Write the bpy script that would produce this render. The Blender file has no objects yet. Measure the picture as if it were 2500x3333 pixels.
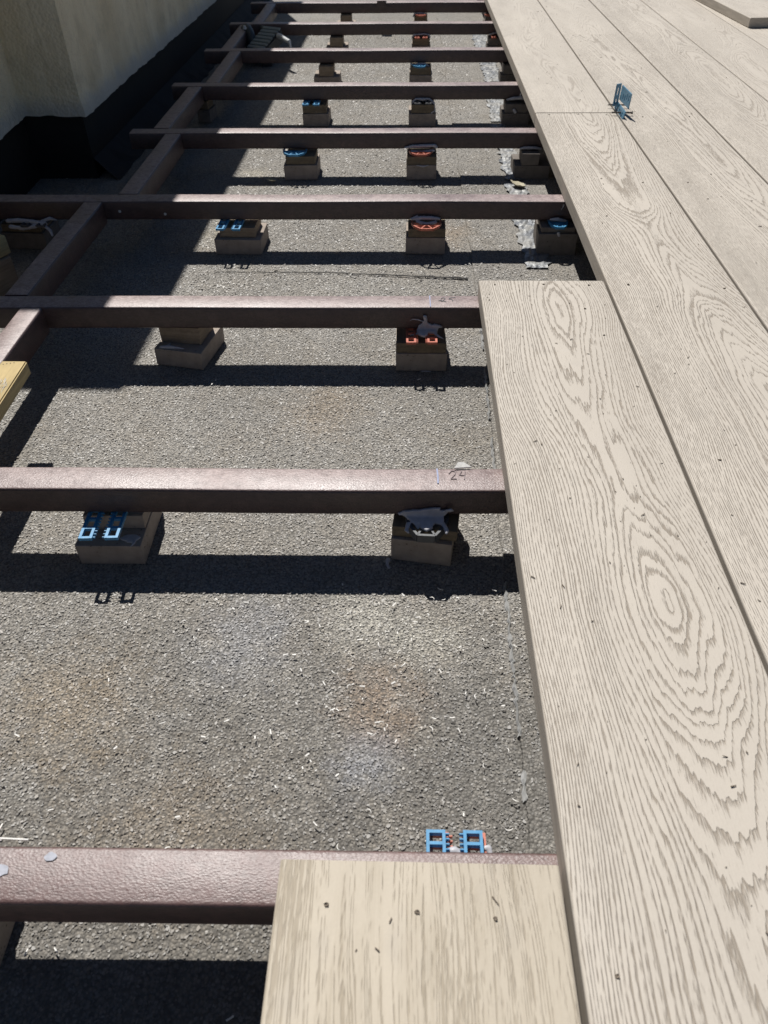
import bpy, bmesh, math, random
import numpy as np
from mathutils import Vector, Matrix

# ------------------------------------------------------------------ camera, sky, sun, exposure
SC = bpy.context.scene
COL = SC.collection
R = math.radians

cam_d = bpy.data.cameras.new('camera')
cam = bpy.data.objects.new('camera', cam_d)
COL.objects.link(cam)
RT = Vector((0.9996535, 0.0248132, -0.0087830))
DN = Vector((0.0103520, -0.6774050, -0.7355374))
FW = Vector((-0.0242007, 0.7351917, -0.6774272))
UP = -DN
BK = -FW
cam.matrix_world = Matrix(((RT.x, UP.x, BK.x, -0.1125074),
                           (RT.y, UP.y, BK.y, 0.0),
                           (RT.z, UP.z, BK.z, 0.5113778),
                           (0, 0, 0, 1)))
cam_d.sensor_fit = 'HORIZONTAL'
cam_d.sensor_width = 36.0
cam_d.lens = 36.0 * 2460.1 / 2500.0
cam_d.clip_start = 0.01
cam_d.clip_end = 500.0
cam_d.dof.use_dof = True
cam_d.dof.focus_distance = 0.95
cam_d.dof.aperture_fstop = 18.0
SC.camera = cam

SUNV = Vector((-0.232, 0.68, 1.0)).normalized()
world = bpy.data.worlds.new('World')
SC.world = world
world.use_nodes = True
wn = world.node_tree
for n in list(wn.nodes):
    wn.nodes.remove(n)
wo = wn.nodes.new('ShaderNodeOutputWorld')
wb = wn.nodes.new('ShaderNodeBackground')
ws = wn.nodes.new('ShaderNodeTexSky')
ws.sky_type = 'NISHITA'
ws.sun_disc = False
ws.sun_elevation = math.asin(SUNV.z)
ws.sun_rotation = math.atan2(SUNV.x, SUNV.y)
ws.air_density = 0.8
ws.dust_density = 0.0
ws.altitude = 2500.0
wb.inputs['Strength'].default_value = 0.05
wn.links.new(ws.outputs[0], wb.inputs[0])
wn.links.new(wb.outputs[0], wo.inputs[0])

sun_d = bpy.data.lights.new('sun', 'SUN')
sun_d.energy = 5.0
sun_d.angle = R(0.5)
sun_d.color = (1.0, 0.97, 0.925)
sun = bpy.data.objects.new('sun', sun_d)
COL.objects.link(sun)
sun.location = (0, 0, 6)
sun.rotation_euler = SUNV.to_track_quat('Z', 'Y').to_euler()

SC.view_settings.view_transform = 'Standard'
SC.view_settings.look = 'None'
SC.view_settings.exposure = 0.0
SC.view_settings.gamma = 1.0
SC.view_settings.use_curve_mapping = False

# ------------------------------------------------------------------ measures (metres)
G = -0.092            # level of the roof felt; joist tops are at 0
JW, JH = 0.0378, 0.0335
BW, GAP, BT = 0.176, 0.004, 0.0255
X0 = -0.1875          # left edge of the first lane of boards
JY = [0.1819, 0.5872, 0.9811, 1.3810, 1.7822, 2.1760, 2.5751, 2.9680, 3.3535]
rng = random.Random(11)
ORD = ['nearest', 'second', 'third', 'fourth', 'fifth', 'sixth', 'seventh', 'eighth', 'ninth']


# ------------------------------------------------------------------ node helpers
class NT:
    def __init__(s, name):
        s.m = bpy.data.materials.new(name)
        s.m.use_nodes = True
        s.t = s.m.node_tree
        for n in list(s.t.nodes):
            s.t.nodes.remove(n)
        s.out = s.t.nodes.new('ShaderNodeOutputMaterial')
        s.b = s.t.nodes.new('ShaderNodeBsdfPrincipled')
        s.t.links.new(s.b.outputs[0], s.out.inputs[0])

    def new(s, typ, **kw):
        n = s.t.nodes.new(typ)
        for k, v in kw.items():
            setattr(n, k, v)
        return n

    def put(s, sock, v):
        if v is None:
            return
        if hasattr(v, 'is_output') or isinstance(v, bpy.types.NodeSocket):
            s.t.links.new(v, sock)
        else:
            sock.default_value = v

    def math(s, op, a, b=None, c=None, clamp=False):
        n = s.new('ShaderNodeMath', operation=op)
        n.use_clamp = clamp
        s.put(n.inputs[0], a)
        s.put(n.inputs[1], b)
        s.put(n.inputs[2], c)
        return n.outputs[0]

    def vmul(s, v, k):
        n = s.new('ShaderNodeVectorMath', operation='MULTIPLY')
        s.put(n.inputs[0], v)
        n.inputs[1].default_value = k
        return n.outputs[0]

    def vadd(s, v, k):
        n = s.new('ShaderNodeVectorMath', operation='ADD')
        s.put(n.inputs[0], v)
        s.put(n.inputs[1], k)
        return n.outputs[0]

    def noise(s, v, scale=1.0, detail=2.0, rough=0.5, out=0):
        n = s.new('ShaderNodeTexNoise')
        s.put(n.inputs['Vector'], v)
        n.inputs['Scale'].default_value = scale
        n.inputs['Detail'].default_value = detail
        n.inputs['Roughness'].default_value = rough
        return n.outputs[out]

    def voro(s, v, scale=1.0, feature='F1', out='Distance', rand=1.0):
        n = s.new('ShaderNodeTexVoronoi', feature=feature)
        s.put(n.inputs['Vector'], v)
        n.inputs['Scale'].default_value = scale
        n.inputs['Randomness'].default_value = rand
        return n.outputs[out]

    def mapr(s, v, a, b, c=0.0, d=1.0, smooth=False):
        n = s.new('ShaderNodeMapRange')
        if smooth:
            n.interpolation_type = 'SMOOTHSTEP'
        s.put(n.inputs[0], v)
        for i, x in enumerate((a, b, c, d)):
            n.inputs[i + 1].default_value = x
        return n.outputs[0]

    def mix(s, f, a, b, mode='MIX'):
        n = s.new('ShaderNodeMix', data_type='RGBA', blend_type=mode)
        s.put(n.inputs[0], f)
        for sock, v in ((n.inputs[6], a), (n.inputs[7], b)):
            if isinstance(v, (tuple, list)):
                v = tuple(v) + ((1.0,) if len(v) == 3 else ())
            s.put(sock, v)
        return n.outputs[2]

    def bump(s, h, dist=0.001, strength=1.0, normal=None):
        n = s.new('ShaderNodeBump')
        s.put(n.inputs['Height'], h)
        n.inputs['Distance'].default_value = dist
        n.inputs['Strength'].default_value = strength
        if normal is not None:
            s.put(n.inputs['Normal'], normal)
        return n.outputs[0]

    def obj(s):
        return s.new('ShaderNodeTexCoord').outputs['Object']

    def pos(s):
        return s.new('ShaderNodeNewGeometry').outputs['Position']

    def curve(s, v, pts):
        n = s.new('ShaderNodeFloatCurve')
        c = n.mapping.curves[0]
        while len(c.points) > 2:
            c.points.remove(c.points[1])
        c.points[0].location = pts[0]
        c.points[1].location = pts[-1]
        for p in pts[1:-1]:
            c.points.new(*p)
        n.mapping.update()
        s.put(n.inputs['Value'], v)
        return n.outputs[0]

    def fin(s, col=None, rough=None, normal=None, spec=None):
        if isinstance(col, tuple) and len(col) == 3:
            col = col + (1.0,)
        s.put(s.b.inputs['Base Color'], col)
        s.put(s.b.inputs['Roughness'], rough)
        s.put(s.b.inputs['Normal'], normal)
        if spec is not None:
            s.put(s.b.inputs['Specular IOR Level'], spec)
        return s.m


def plain(name, col, rough=0.5, spec=0.5, grain=0.0, scale=400.0):
    t = NT(name)
    o = t.obj()
    n = t.noise(o, scale, 3.0)
    c = t.mix(t.mapr(n, 0.3, 0.7, 0.0, 1.0), tuple(x * 0.88 for x in col), tuple(min(1, x * 1.1) for x in col))
    return t.fin(c, rough, t.bump(n, 0.0004, grain) if grain else None, spec)


# ------------------------------------------------------------------ materials
def mat_board(name, dpts, xpts, y0, y1, seed=0.0, cream=(0.60, 0.555, 0.485), dark=(0.25, 0.215, 0.175),
              k=1560.0, amount=1.0, wob=1.0, straight=0.0):
    """limed embossed oak: growth rings round a wandering pith, cut by the board's face"""
    t = NT(name)
    o = t.obj()
    sep = t.new('ShaderNodeSeparateXYZ')
    t.put(sep.inputs[0], o)
    x, y, z = sep.outputs
    yn = t.mapr(y, y0, y1)
    nrm = lambda p, lo, hi: [((a - y0) / (y1 - y0), (b - lo) / (hi - lo)) for a, b in p]
    d = t.math('MULTIPLY', t.curve(yn, nrm(dpts, 0.0, 0.12)), 0.12)
    xc = t.math('MULTIPLY_ADD', t.curve(yn, nrm(xpts, -0.1, 0.1)), 0.2, -0.1)
    os = t.vadd(o, (seed * 3.7, seed * 1.9, seed))
    w1 = t.noise(t.vmul(os, (14, 5, 1)), 1.0, 1.0)
    xw = t.math('SUBTRACT', x, xc)
    xw = t.math('MULTIPLY_ADD', t.math('SUBTRACT', w1, 0.5), 0.022 * wob, xw)
    w2 = t.noise(t.vmul(os, (5, 9, 1)), 1.0, 0.0)
    dw = t.math('MULTIPLY_ADD', t.math('SUBTRACT', w2, 0.5), 0.012 * wob, d)
    r = t.math('SQRT', t.math('ADD', t.math('MULTIPLY', xw, xw), t.math('MULTIPLY', dw, dw)))
    # ragged crests: the offset runs in narrow strips along the board
    jag = t.noise(t.vmul(os, (120, 7, 1)), 1.0, 1.0, 0.6)
    calm = t.mapr(r, 0.015, 0.075, 1.0, 0.22)
    r = t.math('MULTIPLY_ADD', t.math('MULTIPLY', t.math('SUBTRACT', jag, 0.5), calm), 0.0060, r)
    lobe = t.noise(t.vmul(os, (46, 3.5, 1)), 1.0, 0.0)
    r = t.math('MULTIPLY_ADD', t.math('MULTIPLY', t.math('SUBTRACT', lobe, 0.5), calm), 0.017, r)
    jag2 = t.noise(t.vmul(os, (420, 20, 1)), 1.0, 0.0)
    r = t.math('MULTIPLY_ADD', t.math('MULTIPLY', t.math('SUBTRACT', jag2, 0.5), calm), 0.0030, r)
    if straight:
        r = t.math('MULTIPLY_ADD', t.math('SUBTRACT', jag, 0.5), 0.004, t.math('ADD', xw, 0.3))
        ph = t.math('MULTIPLY', r, straight)
    else:
        ph = t.math('MULTIPLY', t.math('POWER', t.math('MAXIMUM', r, 0.0), 1.9), k)
        ph = t.math("MULTIPLY_ADD", r, 72.0, ph)
    rv = t.new('ShaderNodeTexNoise', noise_dimensions='1D')
    t.put(rv.inputs['W'], t.math('ADD', t.math('MULTIPLY', r, 95.0), seed * 7.0))
    rv.inputs['Scale'].default_value = 1.0
    rv.inputs['Detail'].default_value = 1.0
    ph = t.math('MULTIPLY_ADD', t.math('SUBTRACT', rv.outputs[0], 0.5), 6.0 if straight else 1.5, ph)
    fr = t.math('FRACT', ph)
    wid = t.mapr(r, 0.010, 0.075, 0.46, 0.58) if not straight else 0.5
    prof = t.math('SUBTRACT', 1.0, t.math('DIVIDE', fr, wid), clamp=True)
    prof = t.math('MULTIPLY', prof, t.mapr(fr, 0.0, 0.05, 0.55, 1.0))
    # pores: short streaks along the grain
    st = t.noise(t.vmul(os, (900, 70, 1)), 1.0, 1.0, 0.6)
    st2 = t.noise(t.vmul(os, (1500, 160, 1)), 1.0, 0.0)
    pr = t.noise(t.vmul(os, (30, 6, 1)), 1.0, 1.0)
    a = t.math('MULTIPLY_ADD', t.math('SUBTRACT', st, 0.5), 2.6 if straight else 1.7, prof)
    a = t.math('MULTIPLY_ADD', t.math('SUBTRACT', st2, 0.5), 0.8, a)
    a = t.math('MULTIPLY_ADD', t.math('SUBTRACT', pr, 0.5), 2.0 if straight else 0.85, a)
    mask = t.mapr(a, 0.38, 0.98, 0.0, 1.0)
    # soft even shade of brown rubbed round the pores
    soft = t.math('MULTIPLY', t.mapr(a, 0.0, 0.8, 0.0, 0.35), 1.0)
    nz = t.new('ShaderNodeSeparateXYZ')
    t.put(nz.inputs[0], t.new('ShaderNodeNewGeometry').outputs['True Normal'])
    top = t.mapr(nz.outputs[2], 0.6, 0.9)
    mask = t.math('MULTIPLY', mask, t.math('MULTIPLY', top, amount))
    soft = t.math('MULTIPLY', soft, t.math('MULTIPLY', top, amount))
    big = t.noise(t.vmul(os, (9, 3, 3)), 1.0, 3.0, 0.6)
    base = t.mix(t.mapr(big, 0.3, 0.7), tuple(c * 0.93 for c in cream), tuple(c * 1.05 for c in cream))
    fine = t.noise(t.vmul(os, (900, 500, 500)), 1.0, 2.0)
    base = t.mix(t.mapr(fine, 0.3, 0.75, 0.0, 0.12), base, tuple(c * 0.7 for c in cream))
    # moulded edge and underside: plain greige
    edge = t.mix(t.mapr(t.noise(t.vmul(os, (60, 14, 200)), 1.0, 3.0), 0.3, 0.7), (0.36, 0.32, 0.27), (0.46, 0.415, 0.355))
    base = t.mix(t.mapr(nz.outputs[2], 0.05, 0.6), edge, base)
    c = t.mix(soft, base, tuple(0.5 * (p + q) for p, q in zip(cream, dark)))
    c = t.mix(t.math('MULTIPLY', mask, 0.78), c, dark)
    smear = t.noise(t.vmul(os, (26, 16, 3)), 1.0, 2.5, 0.65)
    c = t.mix(t.mapr(smear, 0.56, 0.74, 0.0, 0.30), c, (0.40, 0.36, 0.31))
    if straight:
        dirt = t.noise(t.vmul(os, (45, 9, 3)), 1.0, 4.0, 0.7)
        hair = t.noise(t.vmul(os, (1100, 16, 1)), 1.0, 2.0, 0.6)
        c = t.mix(t.math('MULTIPLY', t.mapr(dirt, 0.45, 0.72, 0.0, 0.55), t.math('MULTIPLY', top, t.mapr(hair, 0.35, 0.65, 0.3, 1.0))), c, (0.36, 0.30, 0.215))
    h = t.math('MULTIPLY', mask, -1.0)
    h = t.math('MULTIPLY_ADD', fine, 0.12, h)
    h = t.math('MULTIPLY_ADD', st2, 0.10, h)
    return t.fin(c, 0.62, t.bump(h, 0.0007, 0.9), 0.3)


def rand_curve(rg, y0, y1):
    d, xs, y = [], [], y0
    low = rg.random() < 0.5
    while y < y1:
        d.append((y, rg.uniform(0.0, 0.02) if low else rg.uniform(0.035, 0.075)))
        xs.append((y, rg.uniform(-0.04, 0.04)))
        low = not low
        y += rg.uniform(0.28, 0.6)
    d.append((y1, 0.04))
    xs.append((y1, 0.0))
    return d, xs


def mat_felt(chips=False):
    t = NT('slate_chip' if chips else 'mineral_felt')
    p = t.pos()
    big = t.noise(p, 3.2, 4.0, 0.6)
    mid = t.noise(p, 17.0, 3.0, 0.6)
    c = t.mix(t.mapr(big, 0.3, 0.7), (0.300, 0.283, 0.255), (0.400, 0.382, 0.350))
    c = t.mix(t.mapr(mid, 0.45, 0.75, 0.0, 0.5), c, (0.31, 0.270, 0.215))
    # painted near darkening first, then stains with outlines of their own: rust, cement dust, chalk
    wav = t.math('MULTIPLY', t.math('SUBTRACT', t.noise(p, 40.0, 4.0, 0.75), 0.5), 2.6)
    for (sx, sy, rx, ry, col, amt) in [
            (-0.250, 0.120, 0.480, 0.330, (0.165, 0.153, 0.134), 0.85),  # near felt scatters less sunlight from this angle; that dimness painted as colour
            (0.000, 0.300, 0.150, 0.200, (0.19, 0.185, 0.175), 0.55),
            (-0.130, 0.392, 0.040, 0.050, (0.38, 0.265, 0.175), 0.50),
            (-0.425, 0.385, 0.080, 0.065, (0.37, 0.285, 0.185), 0.45),
            (-0.220, 0.870, 0.055, 0.075, (0.35, 0.265, 0.175), 0.45),
            (-0.040, 1.460, 0.060, 0.060, (0.40, 0.300, 0.200), 0.50),
            (-0.300, 0.270, 0.090, 0.060, (0.30, 0.235, 0.165), 0.45),
            (-0.154, 0.492, 0.045, 0.040, (0.62, 0.60, 0.53), 0.50),
            (-0.085, 0.468, 0.040, 0.035, (0.62, 0.60, 0.52), 0.40),
            (-0.142, 0.335, 0.030, 0.030, (0.42, 0.45, 0.52), 0.40),
            (-0.270, 0.470, 0.050, 0.060, (0.38, 0.40, 0.45), 0.35),
            (-0.470, 1.480, 0.060, 0.080, (0.52, 0.48, 0.37), 0.50),
            (-0.460, 1.790, 0.040, 0.040, (0.60, 0.56, 0.45), 0.50)]:
        v = t.vmul(t.vadd(p, (-sx, -sy, -G)), (1 / rx, 1 / ry, 0.0))
        ln = t.new('ShaderNodeVectorMath', operation='LENGTH')
        t.put(ln.inputs[0], v)
        dd = t.math('ADD', wav, ln.outputs['Value'])
        c = t.mix(t.mapr(dd, 0.0, 1.5, amt, 0.0, True), c, col)
    if chips:
        at = t.new('ShaderNodeAttribute', attribute_name='tint')
        c = t.mix(1.0, c, t.mix(at.outputs['Fac'], (0.62, 0.62, 0.63), (1.32, 1.30, 1.27)), 'MULTIPLY')
        return t.fin(c, 0.5, None, 0.6)
    vd = t.voro(p, 380.0)
    vc = t.voro(p, 380.0, out='Color')
    sv = t.new('ShaderNodeSeparateColor')
    t.put(sv.inputs[0], vc)
    c = t.mix(1.0, c, t.mix(sv.outputs[0], (0.7, 0.7, 0.7), (1.3, 1.28, 1.25)), 'MULTIPLY')
    gap = t.mapr(vd, 0.35, 0.75, 0.0, 0.7)
    c = t.mix(gap, c, (0.12, 0.112, 0.10))
    h = t.math('SUBTRACT', 1.0, vd)
    h = t.math('MULTIPLY_ADD', sv.outputs[1], 0.8, h)
    return t.fin(c, 0.75, t.bump(h, 0.0016, 0.9), 0.3)


def mat_joist(name='recycled_plastic', base=(0.060, 0.035, 0.032), dust_sun_amt=1.0):
    t = NT(name)
    o = t.obj()
    p = t.pos()
    st = t.noise(t.vmul(p, (130, 420, 420)), 1.0, 3.0, 0.6)
    ham = t.noise(t.vmul(p, (420, 760, 760)), 1.0, 3.0, 0.65)
    vor = t.voro(t.vmul(p, (480, 800, 800)), 1.0)
    big = t.noise(p, 14.0, 3.0, 0.6)
    c = t.mix(t.mapr(st, 0.3, 0.7), tuple(x * 0.75 for x in base), tuple(x * 1.35 for x in base))
    c = t.mix(t.mapr(big, 0.45, 0.75, 0.0, 0.55), c, tuple(x * y for x, y in zip(base, (1.5, 1.6, 1.65))))
    scuff = t.noise(t.vmul(p, (60, 420, 300)), 1.0, 3.0, 0.7)
    c = t.mix(t.mapr(scuff, 0.60, 0.78, 0.0, 0.45), c, (0.11, 0.09, 0.088))
    # sun-bleached, dusty upper face; sunlit brightness is also painted into the pale colour
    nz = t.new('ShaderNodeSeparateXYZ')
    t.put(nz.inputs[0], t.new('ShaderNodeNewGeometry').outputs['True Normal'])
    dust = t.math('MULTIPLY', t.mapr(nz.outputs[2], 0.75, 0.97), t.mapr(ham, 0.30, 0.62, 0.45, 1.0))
    dust = t.math('MULTIPLY', dust, t.mapr(big, 0.3, 0.7, 0.60 * dust_sun_amt, dust_sun_amt))
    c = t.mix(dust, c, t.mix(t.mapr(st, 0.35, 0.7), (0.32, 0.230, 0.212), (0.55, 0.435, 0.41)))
    h = t.math('MULTIPLY_ADD', vor, 0.7, ham)
    h = t.math('MULTIPLY_ADD', st, 0.5, h)
    blot = t.noise(p, 75.0, 4.0, 0.7)
    c = t.mix(t.mapr(blot, 0.48, 0.66, 0.0, 0.6), c, tuple(x * 1.9 for x in base))
    rough = t.mapr(big, 0.3, 0.7, 0.38, 0.54)
    return t.fin(c, rough, t.bump(h, 0.0004, 0.6), 0.8)


def mat_offcut(name, base, pore=(0.05, 0.04, 0.035)):
    t = NT(name)
    o = t.obj()
    n = t.noise(o, 60.0, 4.0, 0.6)
    c = t.mix(t.mapr(n, 0.3, 0.7), tuple(x * 0.8 for x in base), tuple(x * 1.15 for x in base))
    v = t.voro(t.vmul(o, (1, 1, 1.6)), 190.0)
    w = t.noise(o, 150.0, 2.0)
    m = t.math('MULTIPLY', t.mapr(v, 0.10, 0.26, 1.0, 0.0), t.mapr(w, 0.5, 0.6))
    c = t.mix(t.math('MULTIPLY', m, 0.85), c, pore)
    h = t.math('MULTIPLY_ADD', n, 0.4, t.math('MULTIPLY', m, -1.0))
    return t.fin(c, 0.8, t.bump(h, 0.001, 0.7), 0.2)


def mat_timber(name, base, knot=0.5):
    t = NT(name)
    o = t.obj()
    n = t.noise(t.vmul(o, (45, 12, 160)), 1.0, 4.0, 0.65)
    w = t.noise(t.vmul(o, (160, 14, 260)), 1.0, 3.0, 0.6)
    c = t.mix(t.mapr(n, 0.3, 0.7), tuple(x * 0.7 for x in base), tuple(x * 1.2 for x in base))
    c = t.mix(t.mapr(w, 0.5, 0.75, 0.0, knot), c, tuple(x * 0.45 for x in base))
    return t.fin(c, 0.75, t.bump(w, 0.0008, 0.6), 0.25)


def mat_render():
    t = NT('roughcast_render')
    p = t.pos()
    f = t.noise(p, 190.0, 4.0, 0.6)
    v = t.voro(p, 150.0)
    st = t.noise(t.vmul(p, (9, 9, 1.6)), 1.0, 4.0, 0.6)
    dirt = t.noise(p, 16.0, 4.0, 0.65)
    c = t.mix(t.mapr(st, 0.38, 0.62), (0.74, 0.645, 0.45), (0.88, 0.80, 0.60))
    c = t.mix(t.mapr(dirt, 0.50, 0.75, 0.0, 0.45), c, (0.42, 0.37, 0.26))
    c = t.mix(t.mapr(f, 0.55, 0.8, 0.0, 0.3), c, (0.22, 0.20, 0.15))
    sp = t.new('ShaderNodeSeparateXYZ')
    t.put(sp.inputs[0], p)
    zz = t.math('MULTIPLY_ADD', t.math('SUBTRACT', dirt, 0.5), 0.05, sp.outputs[2])
    c = t.mix(t.mapr(zz, 0.050, 0.085, 0.75, 0.0, True), c, (0.50, 0.49, 0.46))
    h = t.math('MULTIPLY_ADD', f, 0.7, t.math('SUBTRACT', 1.0, v))
    return t.fin(c, 0.9, t.bump(h, 0.003, 0.7), 0.15)


def mat_flash():
    t = NT('flashing_foil')
    p = t.pos()
    n = t.noise(p, 60.0, 5.0, 0.7)
    v = t.noise(p, 22.0, 3.0, 0.6)
    c = t.mix(t.mapr(n, 0.46, 0.62), (0.18, 0.19, 0.205), (0.46, 0.46, 0.44))
    c = t.mix(t.mapr(v, 0.48, 0.62, 0.0, 0.85), c, (0.26, 0.255, 0.24))
    t.put(t.b.inputs['Metallic'], 0.25)
    return t.fin(c, t.mapr(v, 0.3, 0.7, 0.30, 0.6), t.bump(n, 0.003, 0.8), 0.5)


M = {}
M['felt'] = mat_felt()
M['chips'] = mat_felt(True)
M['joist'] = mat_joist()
M['joist_near'] = mat_joist('recycled_plastic_near', (0.085, 0.046, 0.041), 0.42)  # nearest joist: redder base, less of the painted sunlit paleness on top
M['offcut'] = mat_offcut('offcut_core', (0.38, 0.322, 0.272))
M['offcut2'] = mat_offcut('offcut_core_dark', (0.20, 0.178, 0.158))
M['tdark'] = mat_timber('weathered_timber', (0.21, 0.17, 0.115))
M['tyellow'] = mat_timber('treated_softwood', (0.52, 0.40, 0.20), 0.3)
M['tbrown'] = mat_timber('brown_softwood', (0.32, 0.25, 0.18), 0.4)
M['render'] = mat_render()
M['plinth'] = plain('bitumen_paint', (0.020, 0.018, 0.017), 0.75, 0.25, 1.0, 55.0)
M['flash'] = mat_flash()
M['blue'] = plain('blue_plastic', (0.045, 0.265, 0.50), 0.45, 0.5, 0.4, 150.0)
M['clipblue'] = plain('slate_blue_plastic', (0.085, 0.235, 0.36), 0.40, 0.5, 0.25)
M['red'] = plain('red_plastic', (0.56, 0.16, 0.10), 0.45, 0.5, 0.25)
M['black'] = plain('charcoal_plastic', (0.075, 0.08, 0.088), 0.45, 0.5, 0.25)
M['glue'] = plain('grey_white_sealant', (0.50, 0.50, 0.53), 0.42, 0.45, 0.3, 160.0)
M['white'] = plain('white_shaving', (0.86, 0.84, 0.79), 0.6, 0.3, 0.3)
M['crumb'] = plain('brown_crumb', (0.20, 0.165, 0.13), 0.8, 0.2)
M['leaf'] = plain('dry_leaf', (0.44, 0.40, 0.29), 0.7, 0.3, 0.6, 200.0)
M['screw'] = plain('blackened_screw', (0.07, 0.055, 0.045), 0.4, 0.6)
M['steel'] = plain('worn_steel', (0.55, 0.57, 0.58), 0.35, 0.6)
M['tooldark'] = plain('tool_housing', (0.05, 0.058, 0.062), 0.45, 0.5, 0.3)
M['toolgrey'] = plain('tool_grip', (0.23, 0.27, 0.27), 0.5, 0.4, 0.3)
M['pencil'] = plain('pencil_graphite', (0.13, 0.14, 0.15), 0.6, 0.3)
M['pencil2'] = plain('smudged_pencil', (0.27, 0.215, 0.215), 0.6, 0.3)
M['chalk'] = plain('blue_chalk', (0.40, 0.44, 0.60), 0.9, 0.1)
M['chalkw'] = plain('white_chalk', (0.48, 0.49, 0.54), 0.9, 0.1, 0.5, 300)


# ------------------------------------------------------------------ mesh helpers
def link(name, me, mat, parent=None, loc=(0, 0, 0), rot=(0, 0, 0)):
    o = bpy.data.objects.new(name, me)
    COL.objects.link(o)
    o.location = loc
    o.rotation_euler = rot
    if mat is not None and not me.materials:
        me.materials.append(mat)
    if parent is not None:
        o.parent = parent
    return o


def empty(name, loc=(0, 0, 0), rz=0.0):
    o = bpy.data.objects.new(name, None)
    COL.objects.link(o)
    o.empty_display_size = 0.02
    o.location = loc
    o.rotation_euler = (0, 0, rz)
    return o


def tag(o, label=None, cat=None, group=None, kind=None):
    if label:
        o['label'] = label
    if cat:
        o['category'] = cat
    if group:
        o['group'] = group
    if kind:
        o['kind'] = kind
    return o


def bm_done(bm, name, smooth=False):
    me = bpy.data.meshes.new(name)
    bmesh.ops.recalc_face_normals(bm, faces=bm.faces[:])
    bm.to_mesh(me)
    bm.free()
    if smooth:
        for p in me.polygons:
            p.use_smooth = True
    return me


def add_box(bm, a, b, mtx=None):
    vs = [bm.verts.new((x, y, z)) for x in (a[0], b[0]) for y in (a[1], b[1]) for z in (a[2], b[2])]
    for f in ((0, 1, 3, 2), (4, 6, 7, 5), (0, 4, 5, 1), (2, 3, 7, 6), (0, 2, 6, 4), (1, 5, 7, 3)):
        bm.faces.new([vs[i] for i in f])
    if mtx is not None:
        bmesh.ops.transform(bm, matrix=mtx, verts=vs)
    return vs


def box_mesh(name, a, b, bevel=0.0015, seg=2, jit=0.0, sub=0):
    bm = bmesh.new()
    add_box(bm, a, b)
    if jit:
        for v in bm.verts:
            v.co += Vector([rng.uniform(-jit, jit) for _ in range(3)])
    if bevel:
        bmesh.ops.bevel(bm, geom=bm.edges[:], offset=bevel, segments=seg, affect='EDGES', profile=0.6)
    return bm_done(bm, name)


def add_rod(bm, a, b, r0, r1=None, seg=10):
    a, b = Vector(a), Vector(b)
    r1 = r0 if r1 is None else r1
    q = (b - a).to_track_quat('Z', 'Y').to_matrix()
    rings = []
    for c, r in ((a, r0), (b, r1)):
        rings.append([bm.verts.new(c + q @ Vector((r * math.cos(t * 2 * math.pi / seg), r * math.sin(t * 2 * math.pi / seg), 0)))
                      for t in range(seg)])
    for i in range(seg):
        j = (i + 1) % seg
        bm.faces.new((rings[0][i], rings[0][j], rings[1][j], rings[1][i]))
    bm.faces.new(rings[0][::-1])
    bm.faces.new(rings[1])


def add_bar2(bm, p, q, w, z0, z1):
    """flat bar in plan between two XY points"""
    p, q = Vector(p), Vector(q)
    n = Vector((-(q - p).y, (q - p).x)).normalized() * w / 2
    pts = [p + n, q + n, q - n, p - n]
    lo = [bm.verts.new((v.x, v.y, z0)) for v in pts]
    hi = [bm.verts.new((v.x, v.y, z1)) for v in pts]
    bm.faces.new(lo)
    bm.faces.new(hi[::-1])
    for i in range(4):
        j = (i + 1) % 4
        bm.faces.new((lo[i], hi[i], hi[j], lo[j]))


def ribbon(name, strokes, w, mat, parent, z=0.0006):
    """thin drawn strokes lying on a surface"""
    bm = bmesh.new()
    for s in strokes:
        for a, b in zip(s[:-1], s[1:]):
            add_bar2(bm, a, b, w, z - 0.0004, z)
    return link(name, bm_done(bm, name), mat, parent)


# ------------------------------------------------------------------ roof felt
bm = bmesh.new()
S = 40.0
xs = [-S, -1.2, 1.8, S]
ys = [-S, -1.0, 4.6, S]
vg = [[bm.verts.new((x, y, G)) for y in ys] for x in xs]
for i in range(3):
    for j in range(3):
        bm.faces.new((vg[i][j], vg[i + 1][j], vg[i + 1][j + 1], vg[i][j + 1]))
felt = tag(link('roof_felt', bm_done(bm, 'roof_felt'), M['felt']), kind='structure')

# overlapping sheet on the right, with a torn, slightly raised edge
bm = bmesh.new()
ny = 260
prev = None
rg = random.Random(4)
jx = 0.0
for i in range(ny + 1):
    y = -0.3 + 3.9 * i / ny
    jx = jx * 0.8 + rg.uniform(-0.0016, 0.0016)
    ex = -0.009 + 0.018 * max(0.0, min(1.0, (y - 0.25) / 0.8)) + jx
    h = 0.0030 + rg.uniform(-0.0006, 0.0006)
    row = [bm.verts.new((ex, y, G + 0.0002)), bm.verts.new((ex + 0.0012, y, G + h)),
           bm.verts.new((ex + 0.010, y, G + h * 0.8)), bm.verts.new((0.9, y, G + 0.0022))]
    if prev:
        for a in range(3):
            bm.faces.new((prev[a], prev[a + 1], row[a + 1], row[a]))
    prev = row
lap = tag(link('felt_overlap', bm_done(bm, 'felt_overlap'), M['felt']), kind='structure')


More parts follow.
